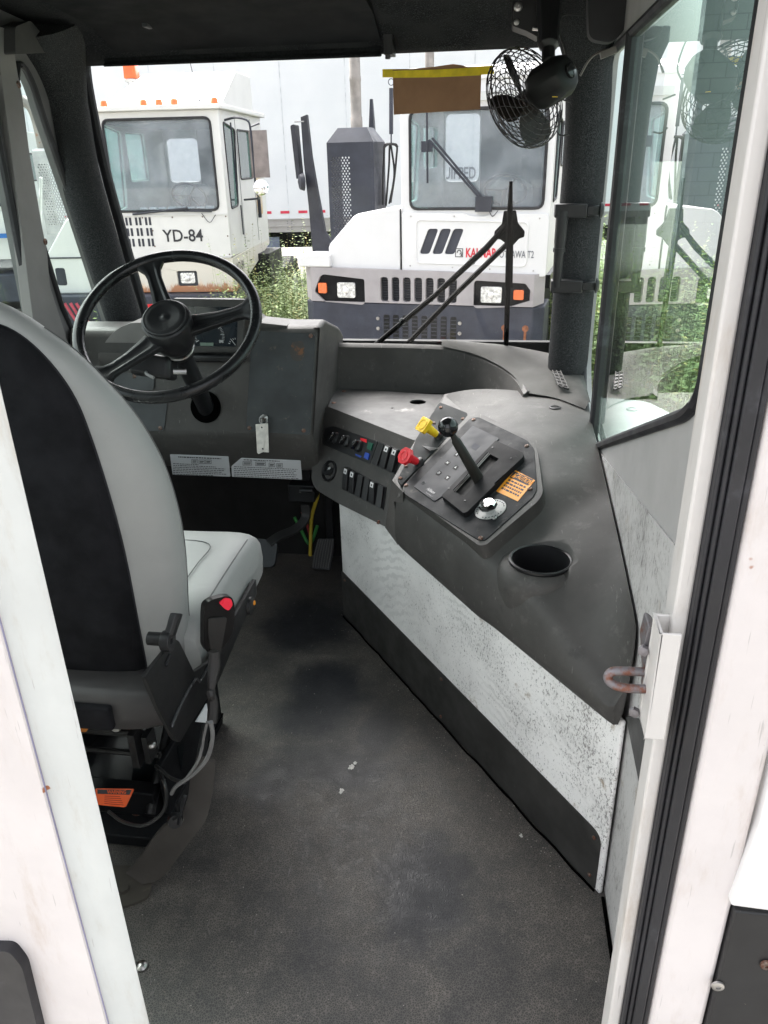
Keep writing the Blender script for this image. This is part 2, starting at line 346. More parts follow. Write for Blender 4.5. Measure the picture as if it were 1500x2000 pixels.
def rp(pts, r=.01, n=4):
    pts = [V(p) for p in pts]; out = []; m = len(pts)
    for i, p in enumerate(pts):
        a = pts[i-1]-p; b = pts[(i+1) % m]-p; q = r[i] if isinstance(r, (list, tuple)) else r
        d = min(q, a.length*.49, b.length*.49)
        if d < 1e-6: out.append(p); continue
        A = p+a.normalized()*d; B = p+b.normalized()*d
        for k in range(n+1):
            t = k/n; out.append(A*(1-t)**2+p*2*t*(1-t)+B*t*t)
    return out
def spline(pts, n=8):
    pts = [V(p) for p in pts]; q = [pts[0]*2-pts[1]]+pts+[pts[-1]*2-pts[-2]]; out = []
    for i in range(1, len(q)-2):
        for k in range(n):
            t = k/n; a, b, c, d = q[i-1:i+3]
            out.append(.5*((2*b)+(c-a)*t+(2*a-5*b+4*c-d)*t*t+(3*b-a-3*c+d)*t**3))
    return out+[pts[-1]]
def circ(c, n, r, seg=24):
    n = V(n).normalized(); e = n.orthogonal().normalized(); b = n.cross(e)
    return [V(c)+(e*math.cos(a)+b*math.sin(a))*r for a in (2*math.pi*k/seg for k in range(seg))]
BASE = {}
def thing(name, label, cat, loc=(0, 0, 0), rotz=0, group=None, local=False):
    o = bpy.data.objects.new(name, None); COL.objects.link(o); o.empty_display_size = .1
    o.location = loc; o.rotation_euler = (0, 0, rotz); BASE[o.name] = V((0, 0, 0)) if local else V(loc)
    o['label'] = label; o['category'] = cat
    if group: o['group'] = group
    return o
def obj(name, g, mat, parent=None, smooth=True, bevel=0, seg=2, sub=0, label=None, angle=35):
    base = BASE[parent.name] if parent else V((0, 0, 0))
    me = bpy.data.meshes.new(name); me.from_pydata([v-base for v in g.v], [], g.f); me.validate()
    for m in (mat if isinstance(mat, list) else [mat]): me.materials.append(m)
    if len(g.mi) == len(me.polygons): me.polygons.foreach_set('material_index', g.mi)
    bm = bmesh.new(); bm.from_mesh(me); bmesh.ops.remove_doubles(bm, verts=bm.verts, dist=1e-6); bmesh.ops.recalc_face_normals(bm, faces=bm.faces); bm.to_mesh(me); bm.free()
    if smooth:
        me.polygons.foreach_set('use_smooth', [True]*len(me.polygons)); me.set_sharp_from_angle(angle=rad(angle))
    o = bpy.data.objects.new(name, me); COL.objects.link(o); BASE[o.name] = base
    if parent: o.parent = parent
    if bevel:
        b = o.modifiers.new('bevel', 'BEVEL'); b.width = bevel; b.segments = seg; b.limit_method = 'ANGLE'; b.angle_limit = rad(28); b.harden_normals = False
    if sub:
        b = o.modifiers.new('sub', 'SUBSURF'); b.levels = sub; b.render_levels = sub
    if label: o['label'] = label
    return o
def tag(o, label=None, cat=None, group=None, kind=None):
    for k, v in (('label', label), ('category', cat), ('group', group), ('kind', kind)):
        if v: o[k] = v
    return o
def text(name, body, mat, parent, o, ex, ey, size, extr=.0004, sx=1., align='CENTER', off=.0006, bold=0):
    c = bpy.data.curves.new(name, 'FONT'); c.body = body; c.size = 1; c.align_x = align; c.align_y = 'CENTER'; c.resolution_u = 3; c.offset = bold
    t = bpy.data.objects.new(name+'_t', c); COL.objects.link(t)
    dg = bpy.context.evaluated_depsgraph_get(); me = bpy.data.meshes.new_from_object(t.evaluated_get(dg)); bpy.data.objects.remove(t)
    ex = V(ex).normalized(); ey = V(ey); ey = (ey-ex*ey.dot(ex)).normalized(); n = ex.cross(ey)
    g = G(); g.add([V(o)+ex*v.co.x*size*sx+ey*v.co.y*size+n*off for v in me.vertices], [tuple(p.vertices) for p in me.polygons])
    k = obj(name, g, mat, parent, smooth=False); k.modifiers.new('s', 'SOLIDIFY').thickness = extr; return k
def copy_tree(o, parent=None):
    c = o.copy(); COL.objects.link(c); BASE[c.name] = BASE[o.name]
    if parent: c.parent = parent
    for ch in list(o.children): copy_tree(ch, c)
    return c
def screw(parent, p, n, r=.006, mat=None):
    g = G(); g.lathe(p, n, [(0, -.001), (r, -.001), (r*.95, .0015), (r*.6, .003), (r*.35, .003), (r*.3, .001), (0, .001)], 14)
    return obj('screw', g, mat or screw_m, parent)
# ================================================================== OUR CAB (shell)
XR = .275; XL = -1.30; YB = .72; YW = 2.52; ZR = 1.80
cab = thing('truck_cab', 'interior of the white terminal truck cab seen through its open rear door', 'truck cab', (0, 0, 0))
g = G(); g.plate([(XL, YB, 0), (XR, YB, 0), (XR, 2.62, 0), (XL, 2.62, 0)], (0, 0, 1), .03)
obj('rubber_floor', g, floor_m, cab)
for (a, b, r) in ((686, 1498, .009), (694, 1490, .0055), (667, 1545, .007), (1018, 1632, .004)):
    c = P(a, b, z=.0015); g = G(); g.plate([c+V((math.cos(t)*r*random.uniform(.5, 1.2), math.sin(t)*r*random.uniform(.7, 1.7), 0)) for t in [k*.45 for k in range(14)]], (0, 0, 1), .0012)
    obj('paint_chip', g, M('chip_white', (.5, .49, .46), .7, var=.3, vs=200), cab)
# firewall under the windshield, in the dark
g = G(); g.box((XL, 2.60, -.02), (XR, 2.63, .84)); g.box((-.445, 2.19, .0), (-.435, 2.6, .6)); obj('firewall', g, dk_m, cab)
# roof, lining
g = G(); g.box((XL-.05, YB-.02, ZR), (XR+.05, 2.62, ZR+.05)); obj('roof', g, white_m, cab)
g = G()
g.rings([[V((XL, y, z)), V((XL, y, z+.012)), V((XR, y, z+.012)), V((XR, y, z))] for y, z in ((.74, 1.785), (1.6, 1.785), (2.1, 1.782), (2.30, 1.765), (2.42, 1.72), (2.475, 1.685), (2.51, 1.676), (2.53, 1.685))])
obj('headliner', g, felt_m, cab)
g = G(); # smooth dark panel with the roller blind tube, left of the middle
a = -1.12; b = -.345
g.rings([[V((a, y, z)), V((a, y, z+.02)), V((b, y, z+.02)), V((b, y, z))] for y, z in ((1.75, 1.772), (2.1, 1.768), (2.32, 1.745), (2.41, 1.712), (2.45, 1.700))])
hp = obj('header_panel', g, headp_m, cab)
g = G(); g.tube([(-1.17, 2.485, 1.688), (-.35, 2.485, 1.684)], .017, 14); g.tube([(-1.17, 2.462, 1.672), (-.35, 2.462, 1.669)], .005, 8)
obj('roller_blind', g, feltd_m, cab)
g = G(); g.box((-.335, 2.43, 1.665), (-.31, 2.50, 1.745)); g.tube([(-.325, 2.44, 1.72), (-.325, 2.44, 1.655)], .008, 8); obj('blind_bracket', g, blk_m, cab, bevel=.002)
g = G(); g.box((-.97, 2.30, 1.738), (-.955, 2.47, 1.75)); obj('lining_strip', g, M('lining_strip', (.035, .038, .04), .6), cab, bevel=.003)
# upper right corner trim
g = G(); q = [P(a_, b_, y=2.2) for a_, b_ in ((1148, -25), (1240, -25), (1238, 18), (1218, 62), (1195, 84), (1150, 76))]
g.plate(rp(q, .02, 4), (0, -1, 0), .05); obj('corner_trim', g, M('corner_trim', (.03, .031, .033), .6), cab, bevel=.012, seg=3)
# ---- pillars wrapped in felt
def pillar(name, pts, radii, flat=1.):
    g = G(); g.tube(spline(pts, 5), [radii[0]+(radii[1]-radii[0])*max(0, 1-i/7)**2 if False else r for i, r in enumerate(_interp(radii, 5))], 22); return obj(name, g, pillar_m, cab)
def _interp(R, n):
    out = []
    for i in range(len(R)-1): out += [R[i]+(R[i+1]-R[i])*k/n for k in range(n)]
    return out+[R[-1]]
pillar('windshield_pillar', [P(1160, -10, y=2.40), P(1152, 60, y=2.41), P(1150, 130, y=2.42), P(1146, 260, y=2.42), P(1126, 500, y=2.42), P(1108, 720, y=2.42), P(1104, 800, y=2.42)], [.115, .085, .062, .060, .060, .060, .060])
pillar('windshield_pillar', [P(70, 30, y=2.35), P(95, 110, y=2.40), P(122, 200, y=2.42), P(152, 330, y=2.41), P(203, 500, y=2.40), P(250, 650, y=2.40), P(262, 700, y=2.40)], [.13, .105, .072, .062, .058, .056, .056])
# windshield rubber and glass
wl = [P(165, 120, y=YW), P(175, 190, y=YW), P(205, 330, y=YW), P(243, 470, y=YW), P(290, 640, y=YW), P(300, 690, y=YW)]
g = G(); g.tube(spline(wl, 5), .017, 10); g.tube([(-1.27, YW, 1.688), (.28, YW, 1.688)], .012, 8); g.tube([(-1.2, YW, .80), (.28, YW, .80)], .012, 8)
wr = [P(1168, 110, y=YW), P(1150, 400, y=YW), P(1128, 700, y=YW)]; g.tube(spline(wr, 4), .014, 10)
obj('windshield_gasket', g, rub_m, cab)
g = G(); g.box((-1.31, YW+.006, .79), (.255, YW+.011, 1.70)); obj('windshield_glass', g, glass_ws, cab, smooth=False)
# ---- right wall
sill_b = P(1372, 800, x=XR); sill_f = P(1180, 868, x=XR); ydiv = 2.03; yg = sill_b.y
g = G()
z_at = lambda y: sill_f.z+(sill_b.z-sill_f.z)*(y-sill_f.y)/(sill_b.y-sill_f.y)
zb = z_at(ydiv)
quarter_low = [(XR, ydiv, zb), (XR, 2.40, .80)]
out = [V((XR, YB, 0)), V((XR, YB, ZR)), V((XR, 2.56, ZR)), V((XR, 2.56, 0))]
TOPZ = 1.645
win = rp([V((XR, yg, sill_b.z+.02)), V((XR, yg, TOPZ)), V((XR, 2.43, TOPZ)), V((XR, 2.43, .83)), V((XR, 2.33, .74)), V((XR, ydiv, zb)), V((XR, yg+.06, z_at(yg+.06)))], [.03, .02, .04, .06, .05, .01, .05])
g.plate(out, (-1, 0, 0), .022, [win]); rw = obj('side_wall', g, wall_u, cab, label='painted right wall under the side window')
# rubber frame around the right windows
g = G(); g.tube([p+V((-.002, 0, 0)) for p in win], .011, 8, closed=True)
g.tube([(XR-.004, ydiv, zb-.01), (XR-.004, ydiv, TOPZ)], .012, 8)
obj('window_rubber', g, rub_m, cab)
g = G(); g.tube([p+V((-.003, 0, 0)) for p in [V((XR, 2.455, TOPZ)), V((XR, 2.455, .83)), V((XR, 2.35, .715)), V((XR, ydiv, zb-.03))]], .006, 8)
obj('window_trim', g, M('pale_trim', (.42, .38, .35), .5), cab)
g = G(); g.box((XR+.004, yg, sill_f.z-.06), (XR+.008, ydiv, TOPZ+.01)); obj('side_window', g, glass_side, cab, smooth=False)
g = G(); g.plate([V((XR+.006, ydiv+.006, .70)), V((XR+.006, ydiv+.006, TOPZ+.01)), V((XR-.03, 2.46, TOPZ+.01)), V((XR-.03, 2.46, .70))], V((-1, -.08, 0)), .004); obj('quarter_window', g, glass_left, cab, smooth=False)
# lower right wall skin (scuffed) below the pressed line, near the door
g = G(); g.plate([V((XR-.003, .80, 0)), V((XR-.003, 1.19, 0)), V((XR-.003, 1.19, .62)), V((XR-.003, 2.25, .74))]+pls([(1168, 880), (1240, 968), (1328, 1078)], (XR-.003, 0, 0), (-1, 0, 0))+[V((XR-.003, .80, .86))], (-1, 0, 0), .0025)
obj('scuffed_wall_panel', g, wall_w, cab)
# small dark bracket on the wall under the console tip
g = G(); g.plate(pls([(1222, 1398), (1262, 1408), (1258, 1530), (1250, 1542), (1226, 1420)], (XR-.012, 1, 0), (-1, 0, 0)), (-1, 0, 0), .01); obj('wall_bracket', g, dashd_m, cab, bevel=.003)
# ---- left wall, with door glass and the grey post
g = G(); lw = [V((XL, YB, 0)), V((XL, YB, ZR)), V((XL, 2.56, ZR)), V((XL, 2.56, 0))]
w1 = spline(pls([(34, 124), (48, 134), (66, 172), (85, 232), (120, 335), (160, 455), (214, 625)], (XL, 0, 0), (1, 0, 0)), 3)+pls([(222, 668), (150, 668), (120, 600), (80, 470), (48, 300), (30, 190)], (XL, 0, 0), (1, 0, 0))
_a, _b = P(2, 300, x=XL), P(58, 590, x=XL)
w2 = rp([V((XL, .84, .72)), V((XL, .84, 1.66)), _a+(_a-_b)*((1.66-_a.z)/(_a.z-_b.z)), _b+(_b-_a)*.9], .04)  # door glass stretched rearward, out of view, to let in more light
g.plate(lw, (1, 0, 0), .03, [w1, w2]); obj('side_wall', g, M('left_wall_trim', (.12, .12, .12), .6), cab, label='left wall with its door glass')
g = G(); g.tube(w1, .010, 8, closed=True); g.tube(w2, .012, 8, closed=True); obj('window_rubber', g, rub_m, cab)
g = G(); g.box((XL-.016, 1.95, .84), (XL-.012, 2.6, TOPZ+.06)); obj('quarter_window', g, glass_left, cab, smooth=False)
g = G(); g.box((XL-.016, .82, .70), (XL-.012, 1.96, 1.68)); obj('door_window', g, glass_left, cab, smooth=False)
g = G(); n = (1, 0, 0); XT = XL+.018
o_ = pls([(-30, 40), (22, 60), (34, 140), (44, 190), (58, 300), (82, 440), (92, 490), (98, 560), (140, 690), (75, 700), (40, 430), (-5, 90)], (XT, 0, 0), n)
g.plate(rp(o_, .01, 3), n, .03); pt = obj('window_post_trim', g, M('post_trim_grey', (.20, .195, .19), .55, var=.12, bs=500, bst=.2), cab, bevel=.006, seg=3)
for a, b in ((36, 165), (88, 472)): screw(pt, P(a, b, x=XT)+V((.001, 0, 0)), (1, 0, 0), .009)
g = G(); g.plate(rp(pls([(30, 52), (60, 40), (92, 78), (95, 103), (30, 106)], (XL+.05, 0, 0), (1, 0, 0)), .01), (1, 0, 0), .05)
obj('grab_ledge', g, M('ledge_grey', (.05, .05, .05), .7), cab, bevel=.01, seg=3)
# ---- rear wall left of the doorway: pinkish outer face, crease, pale jamb
g = G()
prof = [(-1.3, .735), (-.62, .712), (-.585, .709), (-.578, .7085), (-.574, .713), (-.566, .7175), (-.540, .7190), (-.516, .7195), (-.511, .7215), (-.512, .7235), (-.545, .7245), (-.60, .745), (-1.3, .765)]
for i, (x, y) in enumerate(prof[:-1]):
    pass
prof = prof[1:-1]+[(-.62, .765)]
R = [[V((x, y, z)) for x, y in prof] for z in (-.35, .0, .3, .6, .9, 1.2, 1.5, 1.86)]
g = G(); g.rings(R)
g.mi = []
for f in g.f:
    xs = [g.v[i].x for i in f]; g.mi.append(0 if (max(xs) <= -.570 and len(f) == 4) else 1)
rwl = obj('rear_panel', g, [pink_m, jamb_m], cab, angle=50, label='pinkish white outer rear panel with pale jamb left of the doorway')
g = G(); rwh = rp([V((-1.24, .737, 1.02)), V((-.67, .72, 1.02)), V((-.67, .72, 1.68)), V((-1.24, .737, 1.68))], .05)  # unseen window opening, added to bring light onto the seat and dash
g.plate([V((-1.36, .7405, -.35)), V((-.62, .712, -.35)), V((-.62, .712, 1.86)), V((-1.36, .7405, 1.86))], V((-.0385, -1, 0)), .045, [rwh]); obj('rear_wall', g, pink_m, cab)
g = G(); g.plate([p+V((0, .02, 0)) for p in rwh], V((-.0385, -1, 0)), .005); rwg = obj('added_rear_window', g, glass_left, cab, smooth=False)
g = G(); g.tube([p+V((0, -.002, 0)) for p in rwh], .012, 6, closed=True); obj('seal', g, rub_m, rwg)
g = G(); g.tube([(-.5745, .7105, z) for z in (-.3, .1, .5, .9, 1.1)], .0011, 6); obj('crease_line', g, M('crease_purple', (.25, .24, .34), .7), rwl)  # thin purple-grey line along the crease
g = G(); g.plate(rp([P(a, b, y=.70) for a, b in ((-90, 1860), (18, 1858), (44, 1890), (92, 2080), (-90, 2080))], .012), (0, -1, 0), .02); obj('rubber_bumper', g, rub_m, cab, bevel=.004)
# ---- right side of the doorway
g = G(); g.box((.203, .745, -.3), (XR, .786, 1.86)); g.box((XR-.002, .745, -.3), (.34, .80, 1.86)); obj('door_post', g, post_w, cab, bevel=.004)
g = G()
for x0, x1, y0 in ((.214, .219, .716), (.2195, .2245, .712), (.225, .2385, .709), (.239, .246, .713)): g.box((x0, y0, -.3), (x1, .75, 1.86))
ds = obj('door_seal', g, rub_m, cab, bevel=.0022)
g = G(); g.box((.198, .728, -.3), (.2145, .76, 1.86)); g.m = 1; obj('door_lip', g, post_w, cab, bevel=.003)
g = G(); g.box((.247, .712, -.3), (.318, .76, 1.86)); obj('rear_panel', g, pink_m, cab, bevel=.006, seg=3, label='pinkish white rear frame right of the door seal')
g = G(); q = [P(1425, 1772, y=.70), P(1560, 1790, y=.70), V((.55, .70, 1.86)), V((.327, .70, 1.86)), V((.3225, .70, .7))]
g.plate(q, (0, -1, 0), .03); obj('outer_panel', g, white_m, cab, bevel=.006, seg=3)
g = G(); g.box((.319, .705, -.4), (.60, .76, .552)); bx = obj('step_box', g, M('step_box_black', (.016, .016, .017), .4, var=.3, dirt=(.3, .27, .22), ds=60, dth=(.7, .73)), cab, bevel=.003)
screw(bx, P(1402, 1926, y=.703), (0, -1, 0), .0085, steel_m); screw(bx, P(1497, 1885, y=.703), (0, -1, 0), .008)
# latch striker bracket on the post
lb = thing('latch_bracket', 'rusty U shaped door latch striker on its short white channel beside the black seal', 'latch', (.24, .9, .6))
g = G()
a = P(1284, 1207, y=.80); b = P(1266, 1440, y=.80); t = .0035
x0, x1 = .181, .2025; y0, y1 = .700, .7405
zt, zb_ = .950, .812
g.box((x0, y0, zb_), (x1, y0+t, zt)); g.box((x0, y0, zb_), (x0+t, y1, zt)); g.box((x0, y1-t, zb_), (x1, y1, zt)); 
obj('channel', g, post_w, lb, bevel=.0012)
def atx(px, py, y): return P(px, py, y=y)
g = G(); yp = .745
q = [atx(1268, 1222, yp), atx(1283, 1232, yp), atx(1290, 1290, yp), atx(1281, 1370, yp), atx(1268, 1428, yp), atx(1256, 1420, yp), atx(1262, 1340, yp), atx(1258, 1260, yp)]
g.plate(rp(q, .004), (0, -1, 0), .03); obj('backing_plate', g, rusty_m, lb, bevel=.003)
g = G(); p0 = atx(1268, 1312, .82); g.tube(spline([atx(1272, 1313, .745), atx(1225, 1311, .742), atx(1196, 1312, .74), atx(1187, 1323, .738), atx(1196, 1336, .736), atx(1222, 1344, .734), atx(1272, 1346, .732)], 6), .0052, 12)
obj('striker_loop', g, rusty_m, lb)
for a_, b_ in ((1258, 1268), (1284, 1283), (1240, 1388)): g = G(); g.lathe(atx(a_, b_, .742), (-.3, -1, 0), [(0, 0), (.006, 0), (.006, .006), (0, .008)], 6); obj('bolt', g, rusty_m, lb)
# engine cover: scuffed white sheet with black kick plate at its foot
A0 = V((.26, 1.17, 0)); DV = V((-.5858, .8105, 0)); DN = V((-.8105, -.5858, 0)); LEN = 1.246
def D(s, w=0., z=0.): return A0+DV*s-DN*w+V((0, 0, z))
g = G(); g.plate([D(0, 0, 0), D(LEN, 0, 0), D(LEN, 0, .50), D(.3, 0, .50), D(0, 0, .45)], DN, .010); ec = obj('engine_cover', g, kick_w, cab, bevel=.004)
g = G(); g.plate(rp([D(.012, -.003, .004), D(LEN, -.003, .004), D(LEN, -.003, .172), D(.012, -.003, .155)], [.004, .004, .004, .03]), DN, .0025); kp = obj('kick_plate', g, kickb, cab)
for s, z in ((.03, .135), (.62, .145), (.62, .02), (1.22, .15), (.03, .03)): screw(kp, D(s, -.0035, z), DN, .005)
# our own front fender outside the right window
g = G(); q = [(.34, 2.5, .49), (.34, 3.17, .49), (.44, 3.18, .49), (.62, 3.14, .49), (.70, 2.93, .49), (.72, 2.0, .49), (.34, 1.9, .49)]
g.plate(rp(q, .06, 4), (0, 0, 1), .5); obj('front_fender', g, kw_m, cab, bevel=.03, seg=4)
g = G(); rq = random.Random(4); L = []
for k in range(40): s = .01+k*(LEN-.02)/39; L.append(D(s, -.005-.003*rq.random()-.002*math.sin(k*.7)**2, .004))
g.tube(L, .0026, 6); g.tube([V((.268, .80, .004)), V((.268, .95, .004)), V((.266, 1.16, .004))], .004, 6); obj('floor_seam', g, void_m, cab)
# floor hardware by the door
g = G(); g.lathe(P(277, 1888, z=.0), (0, 0, 1), [(0, 0), (.012, 0), (.012, .004), (.007, .008), (0, .009)], 12); obj('floor_bolt', g, steel_m, cab)
# ================================================================== DASHBOARD
db = thing('dashboard', 'worn grey moulded dashboard with two black cover plates and a recessed tray under the windshield', 'dashboard', (-.6, 2.2, .6))
yF = 2.2
B1 = P(625, 640, y=yF); A1 = P(500, 630, y=yF); C1 = P(608, 852, y=2.12)
fn = pnorm(V((B1.x, yF, B1.z)), V((C1.x, 2.12, C1.z)), V((-1.1, yF, B1.z)))   # face plane
fo = B1.copy()
def FP(px, py, off=0.): return PL(px, py, fo+fn*off, fn)
k1 = FP(612, 856)
R = []
zt = B1.z
def sec(x, top, sh=0):
    lowz = FP(608, 852).z; ylow = FP(608, 852).y
    return [V((x, 2.6, .86)), V((x, 2.52, top-.06)), V((x, 2.30, top+.005)), V((x, 2.215, top+.002)), V((x, yF-.003, top-.012)), V((x, ylow+.002, lowz+.01)), V((x, ylow+.004, lowz-.012)), V((x, ylow+.085, .520)), V((x, ylow+.10, .505)), V((x, ylow+.14, .51)), V((x, 2.55, .60))]
g = G(); xr = FP(612, 852).x
last = [V((B1.x-.003+(xr-B1.x)*min(1, max(0, (zt-p.z)/(zt-FP(608, 852).z))), p.y, p.z)) for p in sec(0, zt)]
g.rings([sec(x, zt if x > -.75 else zt-.01) for x in (XL+.01, -.9, -.7, -.6)]+[last])
# right cheek of the dash block
ch = []
main = obj('dash_body', g, dash_m, db, bevel=.012, seg=3)
screw_d = lambda par, a, b, off=.004: screw(par, FP(a, b, off), fn, .0065)
# cover plate right
g = G(); g.plate(rp([FP(a, b, .004) for a, b in ((492, 646), (616, 652), (606, 850), (480, 842))], .012), fn, .003)
c1 = obj('cover_plate', g, rustplate_m, db, label='tall black cover plate with a rust patch right of the steering wheel')
for a, b in ((502, 654), (607, 656), (487, 836), (593, 841)): screw_d(c1, a, b, .0045)
g = G(); g.plate(rp([FP(a, b, .0046) for a, b in ((570, 668), (592, 666), (596, 690), (588, 706), (572, 704), (566, 690))], .008), fn, .0004)
n = N('rust_patch'); f = n.ramp(n.noise(38, 8, .7), .5, .62); c = n.mix(f, (.045, .04, .036), (.16, .07, .028)); n.bsdf(c, .7)
obj('rust_patch', g, n.m, c1)
# cover plate left (behind the wheel)
g = G(); g.plate(rp([FP(a, b, .004) for a, b in ((205, 766), (329, 768), (320, 842), (200, 842))], .012), fn, .003)
c2 = obj('cover_plate', g, plate_m, db, label='black cover plate left of the steering column hole')
screw_d(c2, 313, 836, .0045)
g = G(); g.plate(rp([FP(a, b, .004) for a, b in ((200, 727), (302, 730), (300, 762), (200, 762))], .01), fn, .003)
c3 = obj('cover_plate', g, plate_m, db, label='small black plate beneath the wheel left of the column'); screw_d(c3, 262, 735, .0045)
# column hole: flat black disc painted for its dark inside
g = G(); hc = FP(402, 795, .003); g.lathe(hc, fn, [(0, .0), (.046, .0), (.048, .0015), (.045, .002), (.0, .0015)], 32); obj('column_hole_disc', g, void_m, db)
# instrument cluster
g = G(); yc = 2.165
def CP_(a, b, y=2.165): return P(a, b, y=y)
fr = rp([CP_(337, 583), CP_(477, 585), CP_(474, 687), CP_(380, 687), CP_(337, 670)], .006)
inn = [CP_(356, 598), CP_(465, 600), CP_(462, 678), CP_(356, 676)]
g.plate(fr, (0, -1, 0), .012, [inn]); g.plate(rp([CP_(337, 583), CP_(477, 585), CP_(474, 700), CP_(337, 700)], .006), (0, -1, 0), .0)if False else None
cl = obj('gauge_cluster', g, dashd_m, db, bevel=.003)
g = G(); a_ = CP_(337, 584, 2.177); b_ = CP_(476, 686, 2.177); g.box((a_.x, 2.178, b_.z), (b_.x, 2.205, a_.z)); obj('housing', g, flat_blk, cl, bevel=.004)
g = G(); g.plate([CP_(352, 594, 2.176), CP_(469, 596, 2.176), CP_(466, 682, 2.176), CP_(352, 680, 2.176)], (0, -1, 0), .002); obj('screen', g, scr_m, cl, smooth=False)
g = G(); g.plate([CP_(391, 669, 2.1735), CP_(417, 669.5, 2.1735), CP_(416, 679, 2.1735), CP_(391, 678.5, 2.1735)], (0, -1, 0), .001); obj('display', g, lcd_m, cl, smooth=False)
g = G(); yk = 2.1735
def tick(cx, cy, r0, r1, ang, w):
    c, s = math.cos(ang), math.sin(ang); d = V((-s, 0, c))
    p, q = V((cx+c*r0, yk, cy+s*r0)), V((cx+c*r1, yk, cy+s*r1)); d = V((-s*w, 0, c*w)); g.plate([p-d, q-d, q+d, p+d], (0, -1, 0), .0008)
cc = CP_(408, 655, yk); 
for k in range(41):
    an = rad(205-k*230/40); big = k % 5 == 0; tick(cc.x, cc.z, .036 if big else .040, .047, an, .0009 if big else .0004)
c3_ = CP_(468, 668, yk)
for k in range(9): tick(c3_.x-.012, c3_.z-.012, .019, .024, rad(160-k*17), .0006)
tick(c3_.x-.012, c3_.z-.012, .003, .026, rad(125), .0008)
obj('dial_marks', g, letter_m, cl, smooth=False)
text('numeral', '40', letter_m, cl, CP_(410, 623, yk), (1, 0, 0), (0, 0, 1), .013, off=.0012)
text('numeral', '80', letter_m, cl, CP_(432, 667, yk), (1, 0, 0), (0, 0, 1), .013, off=.0012)
g = G(); g.box((CP_(340, 690).x, 2.15, CP_(400, 706).z), (CP_(478, 690).x, 2.2, CP_(400, 692).z)); obj('visor_lip', g, blk_m, db, bevel=.006)
# curved pod left of the column
g = G(); q = [P(a, b, y=2.19) for a, b in ((188, 700), (197, 682), (213, 658), (232, 641), (255, 631), (300, 628), (352, 629), (352, 700))]
g.plate(spline(q[:5], 3)+q[5:], (0, -1, 0), .14); obj('instrument_pod', g, M('pod_grey', (.17, .165, .16), .5, bs=700, bst=.2), db, bevel=.008, seg=3)
g = G(); g.plate(rp([P(a, b, y=2.13) for a, b in ((190, 700), (192, 688), (243, 690), (262, 700), (250, 712), (205, 708))], .006), (0, -.4, 1), .02); obj('signal_stalk_cover', g, dashd_m, db, bevel=.005)
# dash to recess: rim running up beside cluster
g = G(); g.plate([P(a, b, y=2.21) for a, b in ((474, 584), (480, 600), (486, 618), (502, 630), (560, 636), (560, 700), (474, 700))], (0, -1, 0), .10); obj('dash_rim', g, dash_m, db, bevel=.006)
# right cheek (faces the tray)
g = G(); zc = .70
ch = [B1+V((0, .0, -.003)), V((xr-.006, 2.23, .95)), P(652, 668, y=2.52), P(655, 757, z=.69), P(640, 800, z=.69), FP(612, 850), V((xr-.01, 2.12, .52))]
g.add([B1+V((-.02, 0, 0)), B1, P(655, 670, y=2.50), P(655, 670, y=2.50)+V((-.03, 0, 0)), P(655, 757, z=.69), P(640, 795, z=.69), FP(612, 852), P(612, 920, y=2.16)],
      [(0, 1, 2, 3), (1, 6, 5, 4, 2)]); obj('dash_cheek', g, dash_m, db, angle=20)
# tray
ti = [P(a, b, z=.70) for a, b in ((640, 795), (655, 757), (845, 770), (960, 772), (1030, 775), (960, 850), (840, 880), (810, 862))]
g = G(); g.plate(ti, (0, 0, 1), .004, [circ(P(816, 785, z=.70), (0, 0, 1), .026, 20), circ(P(766, 797, z=.70), (0, 0, 1), .005, 8)])
ty = obj('tray', g, tray_m, db)
for a, b in ((652, 787), (672, 764)): screw(ty, P(a, b, z=.7), (0, 0, 1), .008)
# recess wall: back, then curving round to the right
bot = [(655, 757), (845, 770), (935, 772), (985, 778), (1020, 790)]
top = [(655, 671, .853), (862, 675, .848), (925, 690, .838), (975, 712, .825), (1005, 735, .81), (1030, 762, .79)]
tb = [P(655, 671, y=2.50), P(862, 676, y=2.50), P(925, 691, y=2.48), P(972, 712, y=2.43), P(1005, 736, y=2.36), P(1024, 766, z=.772)]
bb = [V((tb[0].x, 2.49, .69)), V((tb[1].x, 2.49, .69)), V((tb[2].x-.01, 2.46, .69)), V((tb[3].x-.015, 2.40, .69)), V((tb[4].x-.02, 2.33, .69)), V((tb[5].x-.02, 2.25, .69))]
T_ = spline(tb, 6); B_ = spline(bb, 6)
g = G(); R = []
for a, b in zip(T_, B_):
    inn_ = (a-b); inn_.z = 0; o2 = V((0, 1, 0)) if a.y > 2.47 else V((.6, .8, 0)); R.append([b, b+(a-b)*.93, a+o2*.006-V((0, 0, .004)), a+o2*.014, a+o2*.03-V((0, 0, .004)), b+o2*.03])
g.rings(R); obj('recess_wall', g, dash_m, db)
# cowl between recess and right pillar
rim = [tb[1], tb[2], tb[3], tb[4], P(1024, 764, z=.768), P(1085, 777, z=.762), P(1143, 799, z=.762)]
outer = [V((tb[1].x, 2.56, .850)), V((.0, 2.56, .842)), V((.12, 2.55, .826)), V((.21, 2.54, .810)), V((XR-.003, 2.50, .80)), V((XR-.003, 2.32, .785)), V((XR-.003, 2.13, .770))]
ra, oa = spline(rim, 5), spline(outer, 5); R = []
for a, b in zip(ra, oa): R.append([a.lerp(b, f)+V((0, 0, .012*math.sin(math.pi*f))) for f in (0, .08, .25, .5, .75, 1)])
g = G(); g.rings(R, closed=False, cap=False); g.rings([[p-V((0, 0, .03)) for p in r] for r in R], closed=False, cap=False)
obj('cowl', g, M('cowl_grey', (.066, .065, .061), .75, spec=.15, bs=800, bst=.25), db, angle=60)
